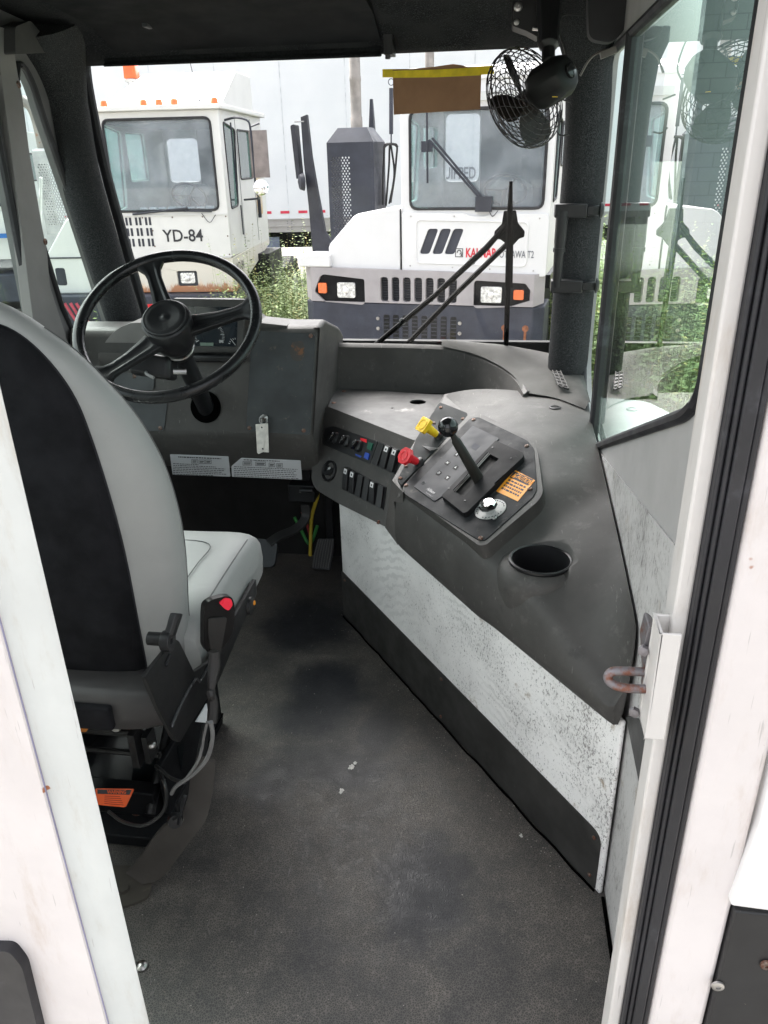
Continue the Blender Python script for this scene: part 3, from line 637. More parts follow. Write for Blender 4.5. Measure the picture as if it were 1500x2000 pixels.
# defroster vent in the cowl
vo = P(1094, 742, z=.80); vn = V((-.1, -.25, 1)).normalized()
q = [PL(a, b, vo, vn) for a, b in ((1078, 724), (1096, 725), (1112, 760), (1090, 753))]
g = G(); g.plate(rp(q, .006), vn, .004); dv_ = obj('defrost_vent', g, blk_m, db, bevel=.002)
g = G()
for k in range(5):
    f0 = .08+k*.2
    a_ = q[0].lerp(q[3], f0); b_ = q[1].lerp(q[2], f0); g.tube([a_+vn*.001, b_+vn*.001], .0022, 6)
for f0 in (.06, .5, .94): g.tube([q[0].lerp(q[1], f0)+vn*.0015, q[3].lerp(q[2], f0)+vn*.0015], .0018, 6)
obj('grille', g, dash_m, dv_)
# ---- switch panel face
s1, s2 = P(640, 795, z=.70), P(810, 862, z=.70); s3 = P(752, 1030, z=.475)
sn = pnorm(s1, s2, s3)
def SP(a, b, off=0.): return PL(a, b, s1+sn*off, sn)
oc = [SP(a, b) for a, b in ((628, 800), (641, 794), (812, 861), (770, 940), (757, 1031), (664, 985), (615, 955), (608, 935), (612, 860))]
g = G(); g.plate(rp(oc, [.005, .005, .005, .01, .006, .02, .02, .01, .01]), sn, .03)
sp = obj('switch_panel', g, dash_m, db, bevel=.008, seg=3)
g = G(); q = [SP(a, b, -.028) for a, b in ((664, 985), (757, 1031))]
u = (SP(812, 861)-SP(641, 794)).normalized(); v = sn.cross(u); v = v if v.z > 0 else -v
# heater control strip
g = G(); g.plate(rp([SP(a, b, .002) for a, b in ((634, 836), (652, 832), (738, 862), (722, 906), (630, 868))], .006), sn, .004)
hs = obj('heater_panel', g, blk_m, db, bevel=.001)
for a, b in ((656, 856), (677, 862), (700, 871)):
    c = SP(a, b, .003); g = G(); g.lathe(c, sn, [(0, 0), (.0185, 0), (.0175, .008), (.014, .010), (0, .0105)], 24); kb = obj('heater_knob', g, blk_m, db)
    g = G(); dd = (u*.35+v*.94).normalized(); ww = sn.cross(dd); g.obox(c+sn*.016, dd*.015, ww*.0042, sn*.008); obj('grip', g, blkg_m, kb, bevel=.003)
    g = G(); g.tube([c+sn*.0115+(u*math.cos(t)+v*math.sin(t))*.0165 for t in [rad(x) for x in range(120, 250, 10)]], .0005, 5); obj('mark', g, letter_m, kb)
g = G(); g.plate([SP(a, b, .0026) for a, b in ((704, 855), (716, 858), (716, 865), (704, 860))], sn, .0004); obj('warm_mark', g, red_m, hs)
g = G(); g.plate([SP(a, b, .0026) for a, b in ((694, 886), (706, 891), (704, 894), (694, 889))], sn, .0004); obj('cool_mark', g, blue_m, hs)
g = G(); g.plate(rp([SP(a, b, .006) for a, b in ((719, 863), (728, 866), (724, 880), (716, 876))], .002), sn, .005); obj('rocker_button', g, green_m, db)
g = G(); g.plate(rp([SP(a, b, .006) for a, b in ((713, 883), (721, 886), (718, 898), (710, 894))], .002), sn, .005); obj('rocker_button', g, blue_m, db)
# round air vent
c = SP(643, 920, .002); g = G(); g.lathe(c, sn, [(.033, -.002), (.033, .004), (.029, .007), (.026, .004), (.025, -.004), (.02, -.012)], 32, cap=False); av = obj('air_vent', g, blk_m, db)
g = G(); g.lathe(c-sn*.006, sn, [(0, -.006), (.026, -.006), (.026, -.004), (0, -.004)], 24); obj('vent_throat', g, dk_m, av)
g = G(); hd = (sn+v*.55).normalized(); g.lathe(c+v*.006, hd, [(0, 0), (.0235, 0), (.0235, .003), (.015, .0035), (.0145, .0015), (.009, .0015), (0, .004)], 28); vf = obj('vent_flap', g, blk_m, av)
g = G(); cs = c+v*.006+hd*.0045; a1 = u; a2 = hd.cross(u)
g.plate([cs+(a1*math.cos(k*math.pi/5)+a2*math.sin(k*math.pi/5))*(.007 if k % 2 else .0035) for k in range(10)], hd, .0006); obj('fan_symbol', g, letter_m, vf)
# rocker switches
def rockers(name, quads_px, n, marks, proto=[None]):
    tl, tr, br, bl = [SP(a, b, .003) for a, b in quads_px]
    g = G(); g.plate(rp([tl, tr, br, bl], .004), sn, .006); fr_ = obj('switch_frame', g, blk_m, db, bevel=.0015)
    for k in range(n):
        a = (k+.12)/n; b = (k+.88)/n
        q = [tl.lerp(tr, a), tl.lerp(tr, b), bl.lerp(br, b), bl.lerp(br, a)]
        ctr = sum(q, V((0, 0, 0)))/4; q = [ctr+(p-ctr)*.93+sn*.0065 for p in q]
        g = G(); up = (q[0]+q[1]-q[2]-q[3]).normalized()
        if k in marks:   # pressed rocker, raised at its head
            h = .0065; m1 = q[0].lerp(q[3], .32); m2 = q[1].lerp(q[2], .32)
            g.add([q[0]+sn*h, q[1]+sn*h, m2+sn*h*.9, m1+sn*h*.9, q[2], q[3], q[0]-sn*.008, q[1]-sn*.008, q[2]-sn*.008, q[3]-sn*.008], [(0, 1, 2, 3), (3, 2, 4, 5), (0, 6, 7, 1), (1, 7, 8, 4, 2), (0, 3, 5, 9, 6), (5, 4, 8, 9)])
        else:
            g.plate(rp(q, .0025), sn, .008)
        r_ = obj('rocker_switch', g, blk_m, db, bevel=.0012)
        if k in marks:
            c = (q[0]+q[1]+m1+m2)/4+sn*(h+.0002); e1 = (q[1]-q[0])*.30; e2 = (q[0]-m1)*.36
            g = G(); g.plate([c-e1-e2, c+e1-e2, c+e1+e2, c-e1+e2], sn, .0004); g2 = obj('symbol', g, letter_m, r_, smooth=False)
            g = G(); g.plate([c+sn*.0003+x for x in (-e1*.4-e2*.5, e1*.4-e2*.5, e1*.4+e2*.3, -e1*.4+e2*.3)], sn, .0003); obj('symbol', g, ink_m, r_, smooth=False)
rockers('a', ((741, 862), (786, 880), (770, 926), (726, 906)), 3, (1, 2))
rockers('b', ((676, 911), (754, 951), (748, 996), (668, 955)), 6, (0, 1, 4))
screw(db, SP(739, 1020, .001), sn, .006)
# key and tag hanging from the lock of the cover plate
kt = thing('key_with_tag', 'key on a wire ring with a worn white tag hanging from the cover plate', 'key', FP(515, 818))
g = G(); lc = FP(517, 816, .004); g.lathe(lc, fn, [(0, 0), (.010, 0), (.011, .006), (.007, .008), (.004, .012), (0, .013)], 20); obj('lock', g, steel_m, kt)
g = G(); rc = FP(514, 820, .02); g.tube([rc+V((math.cos(t)*.012, .004*math.sin(t), math.sin(t)*.013)) for t in [k*.39 for k in range(16)]], .0012, 6, closed=True)
g.tube([rc+V((.004+math.cos(t)*.010, -.003, -.004+math.sin(t)*.011)) for t in [k*.39 for k in range(16)]], .001, 6, closed=True)
g.box(lc+V((-.002, -.035, -.004)), lc+V((.002, -.012, .006))); obj('key_ring', g, steel_m, kt)
g = G(); yt = FP(512, 850, .012).y-.004
q = [P(a, b, y=yt) for a, b in ((499, 829), (523, 827), (525, 884), (514, 883), (505, 887), (502, 884))]
g.plate(q, (0, -1, 0), .003, [circ(P(511, 835, y=yt), (0, 1, 0), .003, 8), circ(P(513, 877, y=yt), (0, 1, 0), .003, 8)]); tg = obj('tag', g, tag_m, kt, bevel=.0006)
# stickers under the kink
lo = V((0, FP(608, 852).y+.004, FP(608, 852).z-.012)); lo2 = V((0, FP(608, 852).y+.085, .520)); ln = V((0, -(lo.z-lo2.z), -(lo2.y-lo.y))).normalized()
def LP(a, b, off=.002): return PL(a, b, lo+ln*off, ln)
def sticker(px, label, lines, boxes):
    g = G(); g.plate(rp([LP(a, b) for a, b in px], .004), ln, .0015); s = obj('sticker', g, paper_m, db, label=label)
    g = G(); rr = random.Random(len(px))
    for (x0, y0, x1, y1, h) in lines:
        x = x0
        while x < x1:
            wd = rr.uniform(1.5, 5.5); xe = min(x+wd, x1); f0 = (x-x0)/(x1-x0); f1 = (xe-x0)/(x1-x0)
            ya = y0+(y1-y0)*f0; yb_ = y0+(y1-y0)*f1
            g.plate([LP(x, ya-h, .0024), LP(xe, yb_-h, .0024), LP(xe, yb_+h, .0024), LP(x, ya+h, .0024)], ln, .0003); x = xe+rr.uniform(.8, 1.6)
    for x, y, w_, h in boxes:
        o4 = [LP(x-w_, y-h, .0024), LP(x+w_, y-h, .0024), LP(x+w_, y+h, .0024), LP(x-w_, y+h, .0024)]
        i4 = [LP(x-w_+.7, y-h+.7, .0024), LP(x+w_-.7, y-h+.7, .0024), LP(x+w_-.7, y+h-.7, .0024), LP(x-w_+.7, y+h-.7, .0024)]
        g.plate(o4, ln, .0003, [i4]); g.plate([LP(x-w_+2, y-1.5, .0024), LP(x+w_-2, y-1.5, .0024), LP(x+w_-2, y, .0024), LP(x-w_+2, y, .0024)], ln, .0003); g.plate([LP(x-w_+2, y+1, .0024), LP(x+w_-3, y+1, .0024), LP(x+w_-3, y+2, .0024), LP(x-w_+2, y+2, .0024)], ln, .0003)
    obj('fine_print', g, ink_m, s, smooth=False)
sticker(((332, 888), (446, 892), (450, 931), (337, 927)), 'left white warning label with three boxes under the steering wheel', [(348, 892.5, 432, 896, .9)]+[(338, 905.5+k*3.4, 338+ww, 906.2+k*3.4+ww*.03, .55) for k, ww in enumerate((50, 84, 102, 100, 96, 104, 78))], [(380, 901, 6, 4), (394, 902, 6, 4), (407, 902, 6, 4)])
sticker(((452, 911), (471, 895), (587, 900), (590, 937), (453, 931)), 'right white warning label with a cut corner above the pedals', [(476, 898, 546, 901, .7)]+[(457, 911.5+k*3.6, 457+ww, 912+k*3.6+ww*.04, .55) for k, ww in enumerate((124, 122, 118, 122, 120, 126))], [(483, 905, 9, 4), (509, 906, 10, 4), (531, 908, 6, 4), (546, 909, 6, 4)])
# ================================================================== SHIFT CONSOLE
cs_ = thing('shift_console', 'grey moulded side console with gear selector panel, brake knobs and cup holder', 'console', (0, 1.7, .5))
def ww_(s): return (.006+.5858*s)/.8105
pn = V((-.81*.342, -.586*.342, .94)).normalized(); po = V((-.05, 2.06, .75))
def PPx(a, b, off=0.): return PL(a, b, po+pn*off, pn)
def zpp(s, w): p = D(s, w); return po.z-((p.x-po.x)*pn.x+(p.y-po.y)*pn.y)/pn.z
secs = []
def zwall(s): return .64+(.12)*min(1, max(0, s/.78))**.8 if s > 0 else .64
NB = 12
def section(s):
    wW = ww_(s); zw = min(.762, zwall(s))
    # bottom edge, belly, shoulder ... wall
    if s < .40:
        t = s/.40; zs = .60*t+.515*(1-t) if s < .2 else .60; zs = .50+(.605-.50)*min(1, (s/.26))**.9; w1 = -.03 if s > .08 else -.018-.012*s/.08
        pts = [(-.022, .452), (w1-.006, .47), (w1-.008, (zs+.47)/2), (w1, zs-.02), (w1+.012, zs), (w1+.03, zs+.006)]
        rem = [(w1+.03+(wW-w1-.03)*f, (zs+.006)*(1-f)+(zw)*f) for f in (.2, .4, .6, .8, .92, 1)]
        pts += rem
    else:
        k = min(1, (s-.40)/.08); w1 = -.036
        zl = (zpp(s, w1)-.012)*1.0; zl = .605*(1-k)+zl*k
        pts = [(-.028, .452+.02*min(1, (s-.4)/.5)), (w1-.004, .475+.02*min(1, (s-.4)/.5)), (w1-.004, (zl+.48)/2), (w1, zl-.02), (w1+.012, zl), (w1+.03, min(.752, zl+.012))]
        for f in (.2, .4, .6, .8, .92, 1):
            w = w1+.03+(wW-w1-.03)*f
            za = min(zpp(s, w)-.012, .757)*k+(1-k)*((.611)*(1-f)+zw*f)
            zz = min(za, .757)
            if f >= .8: zz = min(zz, zw) if s < .62 else min(.757, zz)
            if f == 1: zz = min(zw, .757)
            pts.append((w, zz))
    return [D(s, w, z) for w, z in pts]
ss = [.0, .03, .07, .11, .15, .19, .23, .27, .31, .35, .39, .42, .45, .48, .52, .56, .60, .64, .68, .72, .76, .80]
R = [section(s) for s in ss]
g = G()
def addgrid(R, thick=True):
    m = len(R[0]); g.add([p for r in R for p in r], [(i*m+j, i*m+j+1, (i+1)*m+j+1, (i+1)*m+j) for i in range(len(R)-1) for j in range(m-1)])
addgrid(R)
# hump beyond the panel, bounded by the knob face, the tray and the cowl
h0 = R[-1]
e1 = P(850, 795, z=.745); e2 = P(810, 862, z=.70); e3 = P(766, 938, z=.625); e4 = s3
top_b = [P(868, 770, z=.757), P(915, 761, z=.757), P(970, 760, z=.757), P(1030, 765, z=.757), P(1085, 778, z=.757), P(1143, 800, z=.757)]
topo = spline(top_b, 3); inner = [p for p in h0[5:]]
inner_sorted = inner; a_ = len(topo); bcnt = len(inner)
# blend strip between the last section and the hump's edge
Rr = []
for k in range(5):
    f = k/4; row = []
    for j in range(13):
        t = j/12; q = topo[int(t*(a_-1))] if t*(a_-1) == int(t*(a_-1)) else topo[int(t*(a_-1))].lerp(topo[min(a_-1, int(t*(a_-1))+1)], t*(a_-1)-int(t*(a_-1)))
        i_ = t*(bcnt-1); i0 = int(i_); p = inner[i0].lerp(inner[min(bcnt-1, i0+1)], i_-i0); row.append(p.lerp(q, f))
    Rr.append(row)
addgrid(Rr)
# drop of the hump rim towards tray / cowl
g.add(topo+[p+V((-.006, .012, -.012)) for p in topo]+[p+V((-.004, .016, -.09)) for p in topo], [(i, i+1, i+1+a_, i+a_) for i in range(a_-1)]+[(i+a_, i+1+a_, i+1+2*a_, i+2*a_) for i in range(a_-1)])
# end at the door: small face against the wall
g.add([p for p in R[0]]+[D(0, .0, .44)], [tuple(range(len(R[0])))+(len(R[0]),)])
body = obj('console_body', g, dash_m, cs_, angle=70, sub=1)
# knob face (steep, towards the driver)
ktl, ktr = P(868, 772, z=.757), PPx(914, 810, -.004); kbl, kbr = e3, PPx(787, 962, -.004)
g = G(); g.add([e1, ktl, ktr, kbr, e3, e2, s3, D(.80, -.03, .47), D(.80, -.04, .60), kbr-V((0, 0, .03))], [(0, 1, 2, 3, 4, 5), (4, 3, 9, 8, 7, 6)]); obj('knob_face', g, dash_m, cs_, angle=20)
kn = pnorm(ktr, kbr, e2); 
def KP(a, b, off=.004): return PL(a, b, kbr+kn*off, kn)
g = G(); g.plate(rp([KP(a, b, .0075) for a, b in ((858, 786), (866, 788), (912, 806), (914, 815), (848, 880), (783, 948), (776, 935), (800, 893), (812, 858))], .005), kn, .009); kpl = obj('knob_plate', g, flat_plate, cs_, bevel=.0012)
for a, b in ((861, 796), (904, 818), (775+7, 934), (847, 826), (793, 910)): screw(kpl, KP(a, b, .0078), kn, .0055)
# raised platform
plat = [PPx(a, b, .004) for a, b in ((782, 955), (918, 806), (940, 808), (1038, 858), (1050, 878), (1061, 962), (1052, 978), (950, 1064), (936, 1066))]
g = G(); g.plate(rp(plat, [.025, .02, .02, .02, .02, .02, .02, .02, .02], 4), pn, .045); obj('platform', g, dash_m, cs_, bevel=.010, seg=4)
pl2 = [PPx(a, b, .006) for a, b in ((788, 955), (792, 944), (918, 817), (934, 814), (1030, 860), (1043, 876), (1049, 955), (1042, 970), (948, 1055), (935, 1055), (790, 965))]
g = G(); g.plate(rp(pl2, .012, 3), pn, .0035); cpn = obj('control_panel', g, M('panel_charcoal', (.020, .021, .023), .66, spec=.2, var=.3, vs=14, dirt=(.085, .078, .07), ds=26, dth=(.58, .75), bs=600, bst=.3), cs_, bevel=.0012)
for a, b in ((925, 820), (1029, 871), (1035, 955), (939, 1051), (793, 948)): screw(cpn, PPx(a, b, .0065), pn, .006)
# gear quadrant plate with letters
q1 = [PPx(a, b, .0085) for a, b in ((808, 950), (923, 831), (975, 856), (953, 880), (862, 970), (850, 978), (846, 977))]
g = G(); g.plate(rp(q1, .003), pn, .004); qp = obj('selector_plate', g, M('selector_plate', (.027, .029, .034), .6, var=.12, spec=.2), cs_, bevel=.0015)
gu = (PPx(975, 856)-PPx(923, 831)).normalized(); gv = pn.cross(gu)   # across, and towards upper left
gd = (PPx(923, 831)-PPx(808, 950)).normalized()
for (a, b), ltr in zip(((857, 924), (874, 933), (874, 904), (890, 913), (892, 888), (907, 898)), 'D\u25bcN\u25b2R\u2022'):
    c = PPx(a, b, .0088); g = G(); g.plate(rp([c+gu*x*.0078+gd*y*.0085 for x, y in ((-1, -1), (1, -1), (1, 1), (-1, 1))], .003), pn, .0006); bt = obj('push_button', g, flat_blk, qp, smooth=False)
    if ltr in 'DNR': text('gear_letter', ltr, letter_m, bt, c, gu, gd, .0105, off=.0008, bold=.02)
    elif ltr != '\u2022':
        s_ = 1 if ltr == '\u25b2' else -1; g = G(); g.plate([c+pn*.0008+gu*.004-gd*.003*s_, c+pn*.0008-gu*.004-gd*.003*s_, c+pn*.0008+gd*.005*s_], pn, .0004); obj('arrow', g, letter_m, bt, smooth=False)
g = G(); c = PPx(928, 872, .0088); g.plate(rp([c+gu*x*.013+gd*y*.011 for x, y in ((-1, -1), (1, -1), (1, 1), (-1, 1))], .004), pn, .0006); obj('gear_display', g, M('lcd_dark', (.035, .038, .05), .6, spec=.1), qp, smooth=False)
emb = M('embossed_grey', (.085, .09, .10), .4)
text('maker_mark', 'Allison', emb, qp, PPx(842, 959, .0088), gu, gd, .013, sx=1.0, bold=.03)
text('maker_mark', 'Transmission', emb, qp, PPx(838, 966, .0088), gu, gd, .006, sx=1.0)
g = G(); g.tube(circ(PPx(827, 943, .009), pn, .0045, 14), .0008, 5, closed=True); obj('maker_ring', g, emb, qp)
# lever gate: raised channel block with slot
gb = [(862, 968), (968, 860), (1022, 884), (1022, 892), (912, 1000), (905, 1002)]
slot = [(884, 958), (952, 884), (974, 896), (906, 970)]
g = G(); g.plate(rp([PPx(a, b, .020) for a, b in gb], .003), pn, .018, [[PPx(a, b, .020) for a, b in slot]]); gt = obj('lever_gate', g, flat_blk, cs_, bevel=.002)
g = G(); g.plate([PPx(a, b, .0085) for a, b in ((880, 960), (952, 880), (980, 894), (906, 974))], pn, .001); obj('slot_floor', g, dk_m, gt)
g = G()
for o_ in (.10, .22): 
    a_ = PPx(884, 958, .0195).lerp(PPx(906, 970, .0195), o_); b_ = PPx(952, 884, .0195).lerp(PPx(974, 896, .0195), o_); g.tube([a_, b_], .0013, 6)
obj('slot_rail', g, steel_m, gt)
for a, b in ((877, 954), (908, 978), (962, 874), (998, 895)): g = G(); g.lathe(PPx(a, b, .0203), pn, [(0, 0), (.0028, 0), (.0022, .001), (0, .001)], 10); obj('rivet', g, blkmet, gt)
# lever
lv = thing('gear_lever', 'black gear selector lever with a glossy ball knob', 'gear lever', PPx(932, 936))
l0 = PPx(936, 938, .008); l1 = P(875, 834, Z=(l0-CP).dot(_f)-.115); ax = (l1-l0).normalized(); Ln = (l1-l0).length
g = G(); g.lathe(l0, ax, [(.0145, 0), (.0138, .02), (.011, Ln-.045), (.008, Ln-.040), (.006, Ln-.02)], 18); obj('shaft', g, M('lever_sleeve', (.022, .021, .018), .5, var=.3, dirt=(.12, .10, .06), ds=60), lv)
g = G(); g.lathe(l0, ax, [(.006, Ln-.042), (.006, Ln-.015)], 12); obj('stem', g, screw_m, lv)
g = G(); g.sphere(l1, .0232, 16); obj('knob', g, blkg_m, lv)
# caution label
q = [PPx(a, b, .0069) for a, b in ((1004, 917), (1045, 938), (1011, 979), (969, 959))]
g = G(); g.plate(rp(q, .001, 2), pn, .0008); cl_ = obj('caution_label', g, orange_m, cs_, smooth=False)
cu = (q[1]-q[0]).normalized(); cvv = (q[0]-q[3]).normalized(); W_ = (q[1]-q[0]).length; H_ = (q[0]-q[3]).length
def Q(x, y, off=.0003): return q[3]+(q[2]-q[3])*x+(q[0]-q[3])*y+pn*off
g = G(); g.plate([Q(.06, .66), Q(.94, .66), Q(.94, .94), Q(.06, .94)], pn, .0004); obj('title_bar', g, ink_m, cl_, smooth=False)
text('caution_word', 'CAUTION', orange_m, cl_, Q(.60, .80), cu, cvv, H_*.24, off=.0009, sx=.62, bold=.01)
g = G(); g.plate([Q(.12, .70, .0009), Q(.26, .70, .0009), Q(.19, .91, .0009)], pn, .0003); obj('warning_triangle', g, orange_m, cl_, smooth=False)
g = G()
for r_ in range(4):
    x = .1
    while x < .88:
        e_ = min(.9, x+random.uniform(.05, .16)); y_ = .53-r_*.125; g.plate([Q(x, y_), Q(e_, y_), Q(e_, y_+.065), Q(x, y_+.065)], pn, .0004); x = e_+.03
obj('fine_print', g, ink_m, cl_, smooth=False)
# dial
g = G(); dc = PPx(958, 995, .0068); g.lathe(dc, pn, [(0, 0), (.0365, 0), (.0365, .0012), (.035, .0018), (0, .0018)], 40)
n = N('dial_plate_silver'); c = n.mix(n.ramp(n.noise(90, 6, .8), .55, .66), (.36, .36, .35), (.08, .075, .07)); n.bsdf(c, .5, .2)
dl = obj('dial_plate', g, n.m, cs_)
g = G()
for k in range(26):
    t = k*2*math.pi/26
    if random.random() < .8: d_ = gu*math.cos(t)+gv*math.sin(t); e_ = pn.cross(d_); g.obox(dc+d_*.0315+pn*.0021, d_*.0012, e_*.0018, pn*.0002)
obj('dial_marks', g, ink_m, dl, smooth=False)
g = G(); kc = PPx(957, 999, .009); g.lathe(kc, pn, [(.012, 0), (.013, .008), (.019, .011), (.0215, .015), (.0205, .023), (.016, .026), (0, .0265)], 8); obj('dial_knob', g, chrome, dl, angle=20)
screw(dl, PPx(966, 1012, .0088), pn, .005, steel_m)
# sockets in the grey skin
for a, b, o_, nn_ in ((1084, 797, V((.2, 2.1, .757)), V((0, 0, 1))), (1151, 1043, D(.315, .17, .648), (V((-.2, -.3, 1))).normalized())):
    c = PL(a, b, o_, nn_); g = G(); g.lathe(c, nn_, [(.0165, -.004), (.0165, .003), (.0125, .004), (.011, .002), (.0105, -.004)], 24, cap=False); s_ = obj('socket_ring', g, blk_m, cs_)
    g = G(); g.lathe(c+nn_*.001, nn_, [(0, 0), (.0115, 0), (.0115, .0006), (0, .0006)], 20); obj('socket_hole', g, dk_m, s_)
# cup holder pod
cc = P(1056, 1094, z=.632)
g = G(); g.lathe(cc-V((0, 0, .17)), (0, 0, 1), [(.02, -.06), (.055, .0), (.076, .06), (.087, .11), (.089, .135), (.086, .152), (.079, .161), (.066, .166)], 48, cap=False); obj('cup_pod', g, dash_m, cs_, angle=60)
g = G(); g.lathe(cc, (0, 0, 1), [(.0665, -.002), (.0665, .003), (.063, .0045), (.060, .003), (.0585, -.01), (.056, -.12), (0, -.12)], 48, cap=False)
cup = obj('cup_holder', g, blk_m, cs_)
# boolean the well out of the console skin
cg = G(); cg.lathe(cc, (0, 0, 1), [(.0655, -.15), (.0655, .2)], 48); cutter = obj('cutter', cg, blk_m, cs_)
cutter.parent = None; cutter.location = BASE[cs_.name]
md = body.modifiers.new('cut', 'BOOLEAN'); md.object = cutter; md.operation = 'DIFFERENCE'; md.solver = 'EXACT'
bpy.context.view_layer.update(); dg = bpy.context.evaluated_depsgraph_get(); nm_ = bpy.data.meshes.new_from_object(body.evaluated_get(dg)); body.modifiers.clear(); body.data = nm_; bpy.data.objects.remove(cutter)
# brake valve knobs
def obj_root(name, label, b0):
    o = thing(name, label, 'knob', b0); return o
def knob(px, py, mat, label, name, sides, rr, base_px):
    b0 = KP(*base_px, .006); t = None
    def ob(nm, g, mat, par, **k):
        return obj(nm, g, mat, par, **k)
     
    hd = P(px, py, Z=(b0-CP).dot(_f)-.04); ax = (hd-b0).normalized(); L = (hd-b0).length
    e = ax.orthogonal().normalized(); up = V((0, 0, 1)); e = (up-ax*up.dot(ax)).normalized(); f2 = ax.cross(e)
    g = G(); ph = math.pi/4 if sides == 4 else math.pi/8
    pts = [b0+ax*L*1.02+(e*math.cos(a)+f2*math.sin(a))*rr for a in (ph+2*math.pi*k/sides for k in range(sides))]
    g.plate(rp(pts, .006 if sides == 4 else .002, 3), ax, .011); t = obj(name, g, mat, cs_, bevel=.0025, seg=3, label=label)
    g = G(); g.tube(circ(b0+ax*L*1.025, ax, rr*.5, 18), .0012, 5, closed=True); obj('emblem_ring', g, mat, t)
    g = G(); g.lathe(b0, ax, [(.016, 0), (.016, .006), (.009, .010), (.008, .018)], 16); obj('valve_stem', g, blk_m, t)
    g = G(); g.lathe(b0, ax, [(.0095, .014), (.012, L*.62), (.015, L*.86)], 20); obj('neck', g, mat, t)
knob(826, 829, yel_m, 'yellow square parking brake knob on the console', 'brake_knob', 4, .029, (858, 853))
knob(790, 890, red_m, 'red octagonal trailer air supply knob on the console', 'brake_knob', 8, .0235, (820, 905))
# ================================================================== STEERING WHEEL
wc = CP+ray(327, 631)*1.86; dd = ray(327, 631).normalized(); rr_ = (_r-dd*_r.dot(dd)).normalized(); uu_ = rr_.cross(dd)
wn = (rr_*-.2545+uu_*.6396-dd*.725).normalized()
sw = thing('steering_wheel', 'large black three spoke steering wheel on its tilting column', 'steering wheel', wc)
RW = .2165
g = G(); g.tube(circ(wc, wn, RW, 72), .0145, 16, closed=True); obj('rim', g, wheelm, sw)
def wdir(px, py):
    p = PL(px, py, wc, wn)-wc; return p.normalized()
hubc = wc+wn*.005
for px, py in ((288, 500), (497, 600), (215, 720)):
    d = wdir(px, py); s = wn.cross(d); g = G(); R = []
    for t, hw, th, dz in ((.03, .030, .010, -.024), (.07, .024, .0085, -.022), (.12, .0185, .008, -.018), (.165, .0165, .0075, -.011), (.185, .020, .007, -.006), (.203, .034, .007, .0), (.213, .046, .004, .0)):
        c = wc+d*t+wn*dz; hw *= 1.08; R.append([c-s*hw-wn*th, c+s*hw-wn*th, c+s*hw+wn*th*.7, c+s*hw*.55+wn*th, c+s*hw*.3+wn*(th-.004 if .05 < t < .19 else th), c-s*hw*.3+wn*(th-.004 if .05 < t < .19 else th), c-s*hw*.55+wn*th, c-s*hw+wn*th*.7])
    g.rings(R); sp_ = obj('spoke', g, blk_m, sw, bevel=.0015)
g = G(); g.lathe(wc-wn*.070, wn, [(.034, -.02), (.048, 0), (.055, .02), (.059, .055), (.0610, .078), (.0595, .084), (.056, .087)], 40); hb = obj('hub', g, blk_m, sw)
g = G(); g.lathe(wc+wn*.015, wn, [(.0545, 0), (.0545, .006), (.052, .008), (.049, .0072), (.046, .008), (.036, .0085), (.034, .0075), (.020, .0080), (.018, .007), (.008, .0072), (.006, .0085), (0, .0085)], 40); obj('horn_button', g, blk_m, hb)
hole = FP(402, 795, .0); axc = (hole-wc).normalized()
g = G(); g.lathe(wc, axc, [(.028, .04), (.034, .06), (.036, .10), (.036, .135), (.030, .145), (.0255, .15), (.0255, (hole-wc).length+.02)], 24); obj('column', g, blkmet, sw)
g = G(); b_ = wc+axc*.115; g.tube(circ(b_, axc, .037, 24), .004, 6, closed=True); sx_ = axc.orthogonal().normalized(); g.lathe(P(348, 726, Z=(b_-CP).dot(_f)-.05), V((-1, -.4, .1)), [(0, -.02), (.007, -.02), (.007, .012), (0, .012)], 8); obj('clamp', g, steel_m, sw)
# indicator switch body and stalk on the column
g = G(); b0 = P(300, 715, Z=(b_-CP).dot(_f)+.0); g.obox(b0, V((.05, .01, -.01)), V((0, .028, -.01)), V((0, .01, .028))); ts = obj('turn_signal_body', g, blk_m, sw, bevel=.012, seg=3)
g = G(); g.tube(spline([b0, P(285, 728, Z=(b_-CP).dot(_f)-.03), P(300, 738, Z=(b_-CP).dot(_f)-.05)], 5), .004, 8); g.tube([P(285, 688, y=2.05), P(330, 686, y=2.05), P(340, 700, y=2.05)], .006, 8); obj('stalk', g, cord_m, ts)
g = G(); g.tube([P(355, 757, y=2.02), P(392, 790, y=2.1)], .006, 8); obj('tilt_lever', g, blk_m, sw)
# ================================================================== DRIVER SEAT
def seam(name, pts, par, r=.0012): g = G(); g.tube(spline(pts, 6), r, 5); return obj(name, g, M('seam_dark', (.10, .10, .10), .6), par)
XS = -.80
st = thing('driver_seat', 'grey vinyl driver seat with a black fabric covered back', 'seat', (XS, 1.3, 0))
prof = [(z_, max(.004, h_-.033*min(1, h_/.12)), t_) for z_, h_, t_ in [(.42, .225, .12), (.46, .240, .125), (.52, .244, .13), (.60, .250, .135), (.70, .262, .14), (.80, .268, .14), (.90, .262, .135), (.97, .246, .13), (1.03, .224, .12), (1.08, .196, .11), (1.13, .162, .10), (1.17, .124, .085), (1.20, .082, .065), (1.218, .040, .045), (1.224, .005, .01)]]
def yb(z): return 1.165-.085*(z-.42)/.8
def backring(z, hw, th, grow=0.0, half=False, n_=32):
    pts = []
    for k in range(n_):
        t = 2*math.pi*k/n_; c, s = math.cos(t), math.sin(t); ex = 2/3.2
        x = (hw+grow)*abs(c)**ex*(1 if c > 0 else -1); y = (th/2+grow)*abs(s)**(2/2.6)*(1 if s > 0 else -1)
        pts.append(V((XS+x, yb(z)+th/2+y+ .02*(abs(x)/.26)**2, z)))
    return pts
